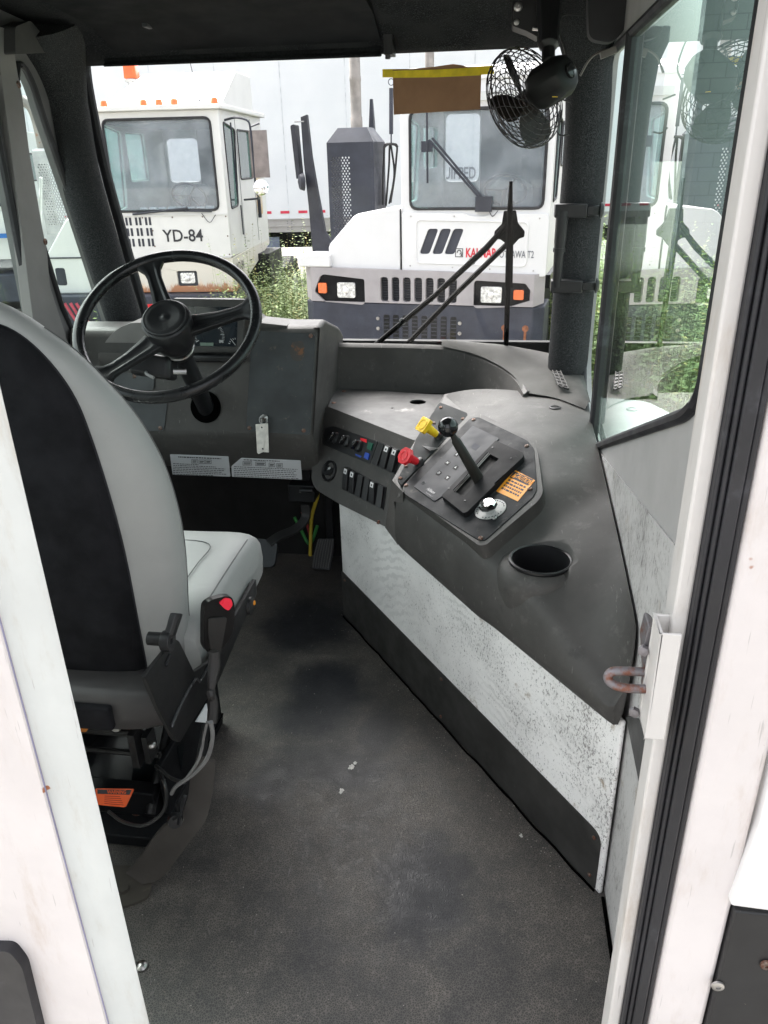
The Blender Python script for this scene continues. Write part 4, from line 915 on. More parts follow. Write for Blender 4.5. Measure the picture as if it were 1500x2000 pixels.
def interp_prof(P_, m):
    out = []
    for i in range(len(P_)-1):
        for k in range(m): out.append(tuple(P_[i][j]+(P_[i+1][j]-P_[i][j])*k/m for j in range(3)))
    return out+[P_[-1]]
pf = [(v.x, v.y, v.z) for v in spline([V(q) for q in prof], 3)]
g = G(); g.rings([backring(z, max(.002, hw), max(.004, th)) for z, hw, th in pf]); bk = obj('backrest', g, vinyl_m, st, angle=60)
for tq in (14, 166):
    sidep = []
    for z, hw, th in pf[1:-9:2]:
        rg_ = backring(z, max(.002, hw), max(.004, th), .0006, n_=180); sidep.append(rg_[tq//2])
    seam('seam', sidep, bk, .0011)
# black cover: a slightly raised skin on the rear side
g = G(); R = []
bw = [(.445, .138), (.50, .143), (.6, .148), (.77, .156), (.90, .154), (1.0, .146), (1.06, .136), (1.11, .116), (1.15, .090), (1.178, .060), (1.192, .025)]
def hw_at(z):
    for i in range(len(pf)-1):
        if pf[i][0] <= z <= pf[i+1][0]: f = (z-pf[i][0])/(pf[i+1][0]-pf[i][0]); return pf[i][1]+(pf[i+1][1]-pf[i][1])*f, pf[i][2]+(pf[i+1][2]-pf[i][2])*f
    return .1, .05
for v_ in spline([V((a, b, 0)) for a, b in bw], 4):
    z, b = v_.x, v_.y; hw, th = hw_at(z); row = []
    for k in range(17):
        x = -b+2*b*k/16; xx = min(.999, abs(x)/hw); y = -(th/2)*(1-xx**3.2)**(1/2.6); edge = 0 if k in (0, 16) else .005
        row.append(V((XS+x, yb(z)+th/2+y+.02*(abs(x)/.26)**2-edge, z)))
    R.append(row)
m = 17; g.add([p for r in R for p in r], [(i*m+j, i*m+j+1, (i+1)*m+j+1, (i+1)*m+j) for i in range(len(R)-1) for j in range(m-1)])
hem = [r[0] for r in R]+R[-1][1:-1]+[r[-1] for r in R[::-1]]; gh_ = G(); gh_.tube(hem, .0035, 6)
bc = obj('back_cover', g, fab_m, bk, angle=70); obj('hem', gh_, M('hem_dark', (.02, .02, .024), .9), bk); sd_ = bc.modifiers.new('s', 'SOLIDIFY'); sd_.thickness = .008; sd_.offset = 0
# stitching down the side
# lumbar bolster below the cover
g = G(); g.rings([[V((XS+c*(.245+dx), 1.135+.05*s*k, z)) for c, s in [(math.copysign(abs(math.cos(t))**.5, math.cos(t)), math.sin(t)) for t in [2*math.pi*i/28 for i in range(28)]]] for z, k, dx in ((.404, .6, -.07), (.415, 1.05, -.035), (.44, 1.25, -.01), (.465, 1.25, 0), (.49, 1.0, -.01), (.50, .7, -.03))])
bl = obj('lower_bolster', g, vinyl_d, st); 
g = G(); g.box((XS-.17, 1.060, .43), (XS+.115, 1.078, .482)); obj('fabric_patch', g, fab_m, bl, bevel=.005)
# cushion
def crown(x, y):
    u_ = (x-XS)/.255; return .588+.022*abs(u_)**3+.012*math.sin((y-1.2)*6)*.5
g = G(); R = []
for i in range(17):
    y = 1.215+.445*i/16; e = min(1, (i+.4)/3)**.5 if i < 3 else min(1, (16.4-i)/3)**.55 if i > 13 else 1; row = []
    hwc = .256*(.90+.10*e); zt_ = .40
    for k in range(28):
        t = 2*math.pi*k/28; c, s = math.cos(t), math.sin(t); x = XS+hwc*math.copysign(abs(c)**.42, c); zt2 = crown(x, y)*e+.53*(1-e)
        z = (zt2+.43)/2+math.copysign(abs(s)**.42, s)*(zt2-.43)/2; row.append(V((x, y, z)))
    R.append(row)
g.rings(R); cu_ = obj('cushion', g, vinyl_m, st, angle=60)
seam('seam', [V((XS+.246, y, crown(XS+.25, y)-.012)) for y in (1.24, 1.32, 1.40, 1.48, 1.54)], cu_, .0016)
seam('seam', [V((XS+.17, y_, crown(XS+.17, y_)+.0005)) for y_ in (1.26, 1.34, 1.42, 1.5)]+[V((x_, 1.535, crown(x_, 1.535)+.0005)) for x_ in (XS+.12, XS, XS-.17)], cu_, .0012)
# black plastic side shield
so_ = V((-.530, 0, 0)); snn = V((1, 0, 0))
q = pls([(283, 1322), (300, 1300), (342, 1248), (350, 1252), (379, 1312), (412, 1290), (455, 1210), (500, 1130), (502, 1160), (490, 1185), (470, 1230), (428, 1330), (372, 1415), (352, 1450), (342, 1445), (312, 1390)], so_, snn)
g = G(); g.plate(rp(q, .006, 3), snn, .008); sh = obj('side_shield', g, M('shield_black', (.009, .009, .0095), .4, var=.2, bs=300, bst=.1), st, bevel=.004, seg=3)
for L in ([(405, 1300), (388, 1330), (378, 1328), (350, 1378), (336, 1410), (334, 1420)], [(330, 1278), (322, 1300)]): g = G(); g.tube([p+V((.002, 0, 0)) for p in spline(pls(L, so_, snn), 5)], .003, 8); obj('shield_rib', g, M('shield_rib', (.03, .03, .032), .2), sh)
g = G(); pc = PL(487, 1183, so_, snn); g.lathe(pc, snn, [(0, 0), (.022, 0), (.021, .006), (.012, .009), (0, .009)], 24); kb_ = obj('weight_knob', g, blk_m, sh)
g = G(); g.lathe(PL(489, 1177, so_, snn)+V((.009, 0, .0)), snn, [(0, 0), (.006, 0), (.005, .002), (0, .002)], 12); obj('knob_mark', g, orange_m, kb_)
# recline lever
rc_ = P(312, 1248, x=-.552); g = G(); g.lathe(rc_-V((.02, 0, 0)), snn, [(0, 0), (.012, 0), (.012, .04), (0, .04)], 16); rl = obj('recline_lever', g, blk_m, st)
g = G(); h0_ = P(327, 1252, x=-.525); h1_ = P(345, 1198, x=-.515); g.lathe(h0_-V((.008, 0, 0)), snn, [(.005, 0), (.0175, 0), (.0185, .005), (.0175, .016), (.006, .016), (.0055, 0)], 20, cap=False)
dlt = (h1_-h0_); sd2 = snn.cross(dlt).normalized(); g.rings([[h0_+dlt*t-sd2*w_*k+V((x_, 0, 0)) for k, x_ in ((1, -.006), (1, .004), (.5, .009), (-.5, .009), (-1, .004), (-1, -.006))] for t, w_ in ((.18, .012), (.5, .011), (.85, .013), (.97, .012), (1.0, .007))])
obj('handle', g, blk_m, rl, bevel=.001)
# suspension under the seat
g = G(); g.box((-1.02, 1.17, .0), (-.70, 1.60, .03)); g.box((-1.02, 1.17, .03), (-1.0, 1.6, .16)); g.box((-.715, 1.24, .03), (-.70, 1.6, .18)); g.box((-1.02, 1.20, .335), (-.70, 1.62, .40)); g.box((-.95, 1.23, .03), (-.73, 1.27, .10))
sb_ = obj('suspension_base', g, M('suspension_black', (.009, .0095, .011), .6, var=.35, spec=.15, dirt=(.12, .12, .11), ds=70, dth=(.73, .75)), st, bevel=.004)
g = G()
for x in (-.74, -.98):
    g.tube([(x, 1.22, .05), (x, 1.56, .33)], .012, 8); g.tube([(x, 1.56, .05), (x, 1.22, .33)], .012, 8)
g.tube([(-1.0, 1.235, .27), (-.71, 1.235, .27)], .009, 10); g.tube([(-1.0, 1.24, .21), (-.7, 1.24, .21)], .007, 8)
g.obox((-.735, 1.215, .255), (.008, 0, 0), (0, .02, 0), (0, 0, .045)); g.obox((-.705, 1.215, .262), (.006, 0, 0), (0, .02, 0), (0, 0, .035))
obj('scissor_arm', g, blk_m, st)
g = G(); g.sphere(P(297, 1456, y=1.19), .010, 8); g.lathe(P(226, 1420, y=1.09), (0, -1, 0), [(0, 0), (.011, 0), (.009, .004), (0, .004)], 14); obj('suspension_bolt', g, steel_m, st)
g = G(); a_, b_ = P(270, 1480, y=1.3), P(345, 1560, y=1.3); g.add([P(x_, y_, y=1.32) for x_, y_ in ((262, 1475), (360, 1455), (345, 1600), (250, 1600))]+[P(x_, y_, y=1.34) for x_, y_ in ((262, 1475), (360, 1455), (345, 1600), (250, 1600))], [(0, 1, 2, 3), (7, 6, 5, 4), (0, 4, 5, 1), (1, 5, 6, 2), (2, 6, 7, 3), (3, 7, 4, 0)]); obj('cover_sheet', g, M('steel_blue_black', (.012, .016, .018), .5, .2, var=.4), st)
wn_ = V((0, -.82, .57)).normalized(); wo_ = P(225, 1558, y=1.165)
q = [PL(a, b, wo_, wn_) for a, b in ((186, 1540), (262, 1541), (245, 1577), (190, 1572))]; g = G(); g.plate(rp(q, .004), wn_, .003); wl_ = obj('warning_label', g, oran2_m, st, label='red orange warning label low under the seat')
def Q2(x, y, off=.0004): return (q[3].lerp(q[2], x)).lerp(q[0].lerp(q[1], x), y)+wn_*off
g = G(); g.plate([Q2(.05, .68), Q2(.95, .68), Q2(.95, .95), Q2(.05, .95)], wn_, .0004); obj('title_bar', g, ink_m, wl_, smooth=False)
text('warning_word', 'WARNING', oran2_m, wl_, Q2(.58, .815), q[1]-q[0], q[0]-q[3], .010, off=.001, sx=.9, bold=.02)
g = G()
for r_ in range(5):
    g.plate([Q2(.25, .10+r_*.11), Q2(.9-.05*r_, .10+r_*.11), Q2(.9-.05*r_, .14+r_*.11), Q2(.25, .14+r_*.11)], wn_, .0003)
obj('fine_print', g, M('dark_red_ink', (.3, .03, .01), .6), wl_, smooth=False)
g = G(); q3 = [P(a, b, y=1.16) for a, b in ((150, 1400), (172, 1402), (176, 1418), (168, 1430), (152, 1430))]; g.plate(rp(q3, .004), (0, -1, 0), .003); ol = obj('warning_label', g, M('dull_orange', (.42, .14, .02), .5), st, label='small orange tag below the seat bolster')
g = G(); g.plate([P(a, b, y=1.158) for a, b in ((150, 1401), (171, 1403), (171, 1408), (150, 1406))], (0, -1, 0), .001); obj('title_bar', g, ink_m, ol)
g = G(); g.plate([P(a, b, y=1.163) for a, b in ((330, 1500), (380, 1395), (402, 1380), (405, 1412), (390, 1430), (360, 1500))], (.3, -1, 0), .003); obj('data_plate', g, paper_m, st) if False else None
g = G(); g.plate([P(a, b, x=-.552) for a, b in ((383, 1410), (404, 1374), (408, 1412))], (1, 0, 0), .002); dp = obj('data_plate', g, paper_m, st)
# floor debris under the seat
g = G(); g.lathe(P(269, 1585, z=.032), (0, 0, 1), [(0, 0), (.014, 0), (.014, .002), (0, .002)], 16); obj('base_washer', g, screw_m, st)
# seat belt buckle on its stalk
sbk = thing('seat_belt_buckle', 'black seat belt buckle with a red release button on a cable stalk beside the seat', 'buckle', (-.51, 1.15, .55))
bx_ = -.505
g = G(); q = pls([(398, 1205), (400, 1182), (412, 1172), (440, 1164), (453, 1166), (458, 1180), (459, 1200), (455, 1235), (446, 1252), (438, 1262), (430, 1276), (404, 1274), (398, 1262)], (bx_, 1.2, .6), (.75, -.66, 0))
g.plate(rp(q, .006, 3), (.75, -.66, 0), .014); bb_ = obj('buckle_body', g, M('buckle_black', (.007, .0065, .0065), .35, var=.2, spec=.25), sbk, bevel=.005, seg=3)
g = G(); q = pls([(428, 1178), (440, 1168), (452, 1170), (455, 1182), (447, 1193), (440, 1190)], (bx_+.002, 1.198, .6), (.75, -.66, 0)); g.plate(rp(q, .004, 3), (.75, -.66, 0), .014); obj('release_button', g, M('bright_red', (.85, .03, .06), .3), bb_, bevel=.002)
g = G(); q = pls([(408, 1208), (444, 1206), (440, 1230), (432, 1274), (412, 1274), (407, 1240)], (bx_+.003, 1.197, .6), (.75, -.66, 0)); g.plate(rp(q, .006, 3), (.75, -.66, 0), .005); obj('buckle_boot', g, M('boot_black', (.022, .02, .019), .55), bb_, bevel=.003)
g = G(); g.tube(spline([P(a, b, x=-.50) for a, b in ((418, 1272), (418, 1300), (414, 1330), (413, 1352), (416, 1372), (414, 1412))], 5), _interp([.010, .0115, .009, .006, .010, .010], 5), 10); g.tube(spline([P(a, b, x=-.50) for a, b in ((413, 1350), (410, 1356), (414, 1362))], 4), .008, 8); obj('stalk', g, M('stalk_sleeve', (.028, .026, .025), .6, bs=300, bst=.4), sbk)
# wires hanging from the buckle
wr_ = thing('switch_wires', 'loose grey and black wires hanging beside the seat base', 'wires', (-.6, 1.1, .2))
Yk = [(412, 1410, 1.02), (415, 1440, 1.03), (405, 1480, 1.05), (380, 1510, 1.07), (345, 1535, 1.09), (335, 1550, 1.10)]
g = G(); g.tube(spline([P(a, b, y=y_) for a, b, y_ in Yk], 6), .0042, 8); g.tube(spline([P(a, b, y=y_) for a, b, y_ in ((405, 1410, 1.03), (398, 1440, 1.04), (395, 1460, 1.05), (385, 1490, 1.06), (360, 1525, 1.08))], 6), .0028, 8); obj('grey_cable', g, cord_m, wr_)
g = G(); g.tube(spline([P(a, b, y=y_) for a, b, y_ in ((360, 1528, 1.09), (335, 1520, 1.12), (310, 1500, 1.15), (305, 1498, 1.2), (320, 1525, 1.14), (325, 1560, 1.12), (315, 1590, 1.11), (280, 1612, 1.10), (240, 1605, 1.12), (212, 1585, 1.15))], 6), .0038, 8); obj('black_cable', g, M('black_cable', (.03, .03, .03), .4), wr_)
# floor tether: wide webbing down to its anchor plate
tb_ = thing('floor_tether', 'wide black webbing strap bolted to a dusty floor plate behind the seat', 'strap', (-.62, 1.15, 0))
g = G(); L = [((384, 1480), (420, 1490), 1.13), ((372, 1520), (418, 1520), 1.12), ((366, 1560), (410, 1572), 1.11), ((352, 1590), (400, 1605), 1.10), ((310, 1625), (372, 1642), 1.09), ((262, 1690), (318, 1712), 1.085), ((245, 1705), (278, 1728), 1.08)]
aa = spline([P(*l[0], y=l[2]) for l in L], 5); bb2 = spline([P(*l[1], y=l[2]-.01) for l in L], 5)
g.rings([[a, b, b+V((.0, .006, .003)), a+V((0, .006, .003))] for a, b in zip(aa, bb2)]); obj('webbing', g, M('webbing', (.046, .041, .037), .75, var=.25, bs=900, bst=.5), tb_)
g = G(); g.tube(spline([P(a, b, y=1.06) for a, b in ((338, 1600), (352, 1592), (356, 1570), (362, 1555), (352, 1592), (348, 1610))], 4), .003, 6); g.lathe(P(342, 1600, y=1.08), (.5, -1, .3), [(0, 0), (.016, 0), (.014, .012), (0, .014)], 14); obj('tether_hook', g, blkmet, tb_)
g = G(); g.plate(rp([P(a, b, z=.006) for a, b in ((205, 1690), (262, 1690), (298, 1718), (292, 1752), (240, 1772), (200, 1770))], .02), (0, 0, 1), .006); g.lathe(P(242, 1738, z=.006), (0, 0, 1), [(0, 0), (.012, 0), (.012, .008), (0, .009)], 6); obj('anchor_plate', g, M('dusty_plate', (.045, .04, .033), .75, dirt=(.10, .085, .065), ds=20, dth=(.5, .7)), tb_)
g = G(); g.plate(pls([(345, 1570), (385, 1490), (400, 1400), (412, 1398), (404, 1470), (372, 1560), (350, 1600)], (-.60, 0, 0), (1, 0, 0)), (1, 0, 0), .004); obj('side_strut', g, blkmet, tb_)
# ================================================================== PEDALS AND HOSES
ap = thing('accelerator_pedal', 'ribbed black accelerator pedal right of the brake', 'pedal', (-.6, 2.45, 0))
pa = pnorm(P(610, 1112, y=2.40), P(645, 1112, y=2.40), P(640, 1050, y=2.47)); pO = P(628, 1110, y=2.40)
def AP(a, b, off=0): return PL(a, b, pO+pa*off, pa)
g = G(); g.plate(rp([AP(a, b) for a, b in ((609, 1110), (613, 1082), (621, 1052), (653, 1052), (651, 1075), (644, 1113)) ], .006), pa, .014); pd = obj('pad', g, M('pedal_rubber', (.035, .035, .038), .5), ap, bevel=.003)
g = G()
for k in range(7):
    f = .06+k*.147; g.tube([AP(610, 1108, .002).lerp(AP(643, 1110, .002), f), AP(613, 1082, .004).lerp(AP(649, 1080, .004), f), AP(621, 1054, .002).lerp(AP(652, 1054, .002), f)], .0028, 6)
obj('rib', g, M('pedal_rib', (.075, .072, .07), .45), pd)
g = G(); g.box(V((P(645, 1030, y=2.5).x-.014, 2.49, .10)), V((P(645, 1030, y=2.5).x+.014, 2.51, .34))); obj('arm', g, blkmet, ap, bevel=.003)
bp = thing('brake_pedal', 'black brake pedal on a bent steel arm under the dashboard', 'pedal', (-.68, 2.25, .2))
L = [(596, 985, 2.38), (598, 1005, 2.38), (592, 1020, 2.36), (575, 1035, 2.33), (545, 1048, 2.28), (525, 1062, 2.25)]
g = G(); ps = spline([P(a, b, y=y_) for a, b, y_ in L], 5); R = []
for i, p in enumerate(ps):
    t = (ps[min(i+1, len(ps)-1)]-ps[max(0, i-1)]).normalized(); s = t.cross(V((0, -.6, .8))).normalized(); u2 = s.cross(t); R.append([p+s*.016-u2*.007, p+s*.016+u2*.007, p-s*.016+u2*.007, p-s*.016-u2*.007])
g.rings(R); obj('arm', g, M('pedal_arm', (.035, .035, .035), .5, .3, var=.3), bp, bevel=.003)
g = G(); bn = V((0, -.8, .6)).normalized(); bo = P(520, 1080, y=2.23); g.plate(rp([PL(a, b, bo, bn) for a, b in ((490, 1050), (538, 1056), (542, 1066), (536, 1103), (528, 1108), (490, 1106))], .008), bn, .02); obj('pad', g, M('brake_rubber', (.03, .032, .036), .5, bs=80, bst=.4), bp, bevel=.005)
g = G(); g.box(V((P(600, 960, y=2.36).x-.05, 2.30, .36)), V((P(600, 960, y=2.36).x+.04, 2.42, .42))); g.tube([P(585, 958, y=2.28), P(612, 958, y=2.28)], .009, 8); g.box(V((P(600, 960, y=2.36).x-.035, 2.34, .42)), V((P(600, 960, y=2.36).x+.02, 2.44, .52))); obj('valve', g, blkmet, bp, bevel=.003)
def hose(name, mat, pts, r, label):
    g = G(); g.tube(spline([P(a, b, y=y_) for a, b, y_ in pts], 6), r, 8); tag(obj(name, g, mat), label, 'hose', 'air hoses under the dashboard')
hose('air_hose', yelhose, ((622, 950, 2.52), (620, 970, 2.50), (610, 1005, 2.49), (607, 1040, 2.48), (606, 1086, 2.45)), .0065, 'yellow air hose hanging between the two pedals')
hose('air_hose', grnhose, ((575, 1010, 2.56), (588, 1035, 2.54), (603, 1062, 2.52), (612, 1050, 2.54), (620, 1026, 2.56)), .0065, 'green air hose crossing behind the yellow hose')
hose('air_hose', redhose, ((590, 1000, 2.57), (598, 1020, 2.57), (606, 1046, 2.56)), .0055, 'short red air hose behind the yellow hose')
# ================================================================== FAN
fn_c = P(1026, 192, y=2.10); vd = (fn_c-CP).normalized(); ri = (_r-vd*_r.dot(vd)).normalized(); ui = ri.cross(vd)
fax = (vd*.60+(ri*-.80-ui*.46)*.85).normalized()
fan = thing('cab_fan', 'black wire guarded cab fan hanging from the header', 'fan', fn_c)
e1_ = fax.orthogonal().normalized(); e2_ = fax.cross(e1_); RF = .112
def fp(r, a, h): return fn_c+fax*h+(e1_*math.cos(a)+e2_*math.sin(a))*r
g = G()
rings = [(1.0, .0), (.99, .012), (.955, .021), (.90, .027), (.83, .031), (.75, .034), (.66, .036), (.56, .038), (.46, .039), (.35, .040), (.24, .0405), (.14, .041)]
back = [(.985, -.012), (.94, -.022), (.86, -.029), (.76, -.033), (.65, -.036), (.54, -.038), (.43, -.039)]
for k, (r, h) in enumerate(rings+back): g.tube([fp(RF*r, 2*math.pi*i/44, h) for i in range(44)], .0022 if k == 0 else .00115, 5, closed=True)
for i in range(22):
    a0 = 2*math.pi*i/22; g.tube([fp(RF*r, a0+(1-r)*.9, h) for r, h in rings[::1]], .001, 4); g.tube([fp(RF*r, a0-(1-r)*.9, h) for r, h in [rings[0]]+back], .001, 4)
obj('wire_guard', g, M('guard_wire', (.02, .015, .017), .3), fan)
g = G()
for i in range(4):
    a0 = i*math.pi/2+.5; R = []
    for r in (.015, .04, .07, .095, .104):
        wd = {.015: .012, .04: .030, .07: .040, .095: .036, .104: .022}[r]; c = fp(r, a0, .006); t = (fp(r, a0+.1, .006)-c).normalized(); tw = (t*math.cos(.45)+fax*math.sin(.45)); nn = tw.cross((c-fn_c).normalized()); R.append([c-tw*wd-nn*.001, c+tw*wd-nn*.001, c+tw*wd+nn*.001, c-tw*wd+nn*.001])
    g.rings(R)
g.lathe(fn_c-fax*.01, fax, [(0, 0), (.018, 0), (.016, .028), (0, .03)], 16)
obj('blades', g, M('fan_blade', (.022, .015, .012), .4), fan)
mc = fn_c-fax*.035; g = G(); ms = []
g.lathe(mc-fax*.10, fax, [(.012, -.001), (.030, .001), (.040, .008), (.046, .022), (.047, .085), (.040, .10), (0, .10)], 10); mo = obj('motor', g, M('motor_black', (.008, .008, .008), .45, spec=.25), fan, bevel=.003, angle=50)
g = G(); g.lathe(mc-fax*.100, -fax, [(0, .0), (.016, 0), (.016, .007), (.011, .010), (0, .010)], 20); obj('speed_knob', g, blkg_m, mo)
g = G(); yc_ = P(1084, 186, Z=(mc-CP).dot(_f)-.055); g.obox(yc_, ri*.006, ui*.004, vd*.004); obj('yellow_tag', g, yel_m, mo)
g = G(); tp = P(1072, 40, y=2.16); bt_ = P(1071, 112, Z=(mc-CP).dot(_f)); g.lathe(bt_, (tp-bt_), [(.016, -.01), (.016, .02), (.026, .03), (.024, .05), (.030, .12), (.032, .17)], 8); obj('stand', g, blk_m, fan, bevel=.002)
g = G(); g.tube(spline([P(a, b, y=2.2) for a, b in ((1096, 165), (1108, 140), (1104, 100), (1092, 60), (1100, 30), (1140, 30))], 6), .0025, 6); g.tube(spline([P(a, b, y=2.3) for a, b in ((1086, 255), (1096, 265), (1112, 262))], 5), .0022, 6); g.tube([P(1092, 192, y=2.25), P(1115, 200, y=2.25)], .0022, 6); obj('power_cord', g, M('fan_cord', (.03, .03, .03), .4), fan)
# screw plate beside the fan
hb_ = thing('header_bracket', 'black screwed bracket on the header beside the fan stand', 'bracket', P(1030, 30, y=2.3))
g = G(); a_, b_ = P(1002, 5, y=2.28), P(1050, 66, y=2.28); g.plate(rp([P(x_, y_, y=2.28) for x_, y_ in ((1000, -4), (1052, 0), (1050, 72), (1028, 60), (1000, 50))], .005), (0, -1, .3), .03); k_ = obj('plate', g, blk_m, hb_, bevel=.003)
screw(k_, P(1012, 13, y=2.27), (0, -1, 0), .011, steel_m); screw(k_, P(1009, 43, y=2.27), (0, -1, 0), .007, steel_m)
g = G(); g.tube([P(1040, 56, y=2.26), P(1056, 58, y=2.26)], .004, 6); obj('toggle', g, steel_m, hb_)
g = G(); g.tube(spline([P(a, b, y=2.2) for a, b in ((1133, 148), (1150, 118), (1170, 102), (1196, 95))], 6), .003, 6); g.obox(P(1188, 103, y=2.2), (.018, 0, .006), (0, .01, 0), (-.002, 0, .007)); tag(obj('door_wire', g, M('wire_grey', (.12, .11, .10), .5)), 'thin wire with a clip looping at the top of the right pillar', 'wire')
# ================================================================== SUN SHADE CARDBOARD
cbt = thing('cardboard_shade', 'brown cardboard square taped to the windshield as a sun shade', 'cardboard', P(855, 175, y=2.50))
g = G(); g.plate([P(a, b, y=2.500) for a, b in ((767, 136), (800, 135), (850, 130), (885, 125), (900, 127), (940, 136), (938, 213), (769, 224))], (0, -1, 0), .004); obj('sheet', g, card_m, cbt)
g = G(); g.plate([P(a, b, y=2.507) for a, b in ((747, 135), (850, 134), (962, 128), (966, 144), (850, 152), (747, 151))], (0, -1, 0), .001); g.plate([P(a, b, y=2.4985) for a, b in ((767, 138), (850, 136), (940, 131), (940, 147), (850, 151), (767, 152))], (0, -1, 0), .0008); obj('tape', g, tape_m, cbt)
# ================================================================== MIRROR CLAMP BRACKET ON THE PILLAR
mb = thing('grab_handle', 'black plastic grab handle clamped across the right windshield pillar', 'handle', P(1100, 480, y=2.34))
for (a, b, c_, d_) in ((1084, 1172, 398, 424), (1076, 1163, 546, 570)):
    g = G(); q0, q1_ = P(a, c_, y=2.35), P(b-28, d_, y=2.35); g.box((q0.x, 2.325, q1_.z), (q1_.x, 2.37, q0.z)); g.box((q1_.x, 2.34, q1_.z+.004), (P(b, c_, y=2.35).x, 2.36, q0.z-.006)); g.lathe(P(b, (c_+d_)/2, y=2.35), (1, -.2, 0), [(0, 0), (.022, 0), (.022, .006), (.012, .010), (0, .01)], 16); obj('clamp', g, blk_m, mb, bevel=.004)
g = G(); g.tube([P(1099, 412, y=2.335), P(1094, 470, y=2.33), P(1091, 500, y=2.33), P(1087, 560, y=2.335)], [.017, .0165, .0135, .0125], 14); g.tube([P(1092.6, 484, y=2.33), P(1092, 492, y=2.33)], .0172, 14); obj('grip', g, blk_m, mb)
# ================================================================== WIPER
wp = thing('windshield_wiper', 'black two arm pantograph wiper parked upright outside our windshield', 'wiper', P(990, 560, y=2.60))
yw = 2.585
def WP(a, b, d=0): return P(a, b, y=yw+d)
g = G(); g.plate(rp([WP(a, b) for a, b in ((984, 412), (1008, 411), (1012, 436), (1025, 452), (1024, 463), (1014, 466), (998, 484), (978, 468), (964, 466), (966, 452), (980, 438))], .004), (0, -1, 0), .02); obj('carrier', g, M('wiper_black', (.003, .003, .003), .6, spec=.08), wp, bevel=.003)
g = G(); g.tube([WP(996, 432), WP(950, 484), WP(848, 578), WP(735, 672), WP(700, 702)], [.007, .010, .0085, .0085, .0085], 8); obj('arm', g, MATS['wiper_black'], wp)
g = G(); g.tube([WP(1014, 456, .02), WP(985, 482, .02), WP(890, 574, .02), WP(795, 672, .02), WP(760, 708, .02)], [.011, .009, .0085, .0085, .0085], 8); obj('arm', g, MATS['wiper_black'], wp)
g = G(); g.tube(circ(WP(922, 510, -.004), (0, 1, 0), .009, 12), .003, 5, closed=True); g.tube(circ(WP(786, 628, -.004), (0, 1, 0), .009, 12), .003, 5, closed=True); obj('hose_clip', g, cord_m, wp)
g = G(); g.tube([WP(998, 354, -.03), WP(996, 412, -.035), WP(993, 520, -.035), WP(988, 690, -.03)], [.005, .0085, .009, .008], 8); g.tube([WP(999, 430, -.02), WP(997, 560, -.02)], .007, 6); obj('blade', g, M('wiper_rubber', (.002, .002, .002), .7, spec=.03), wp)
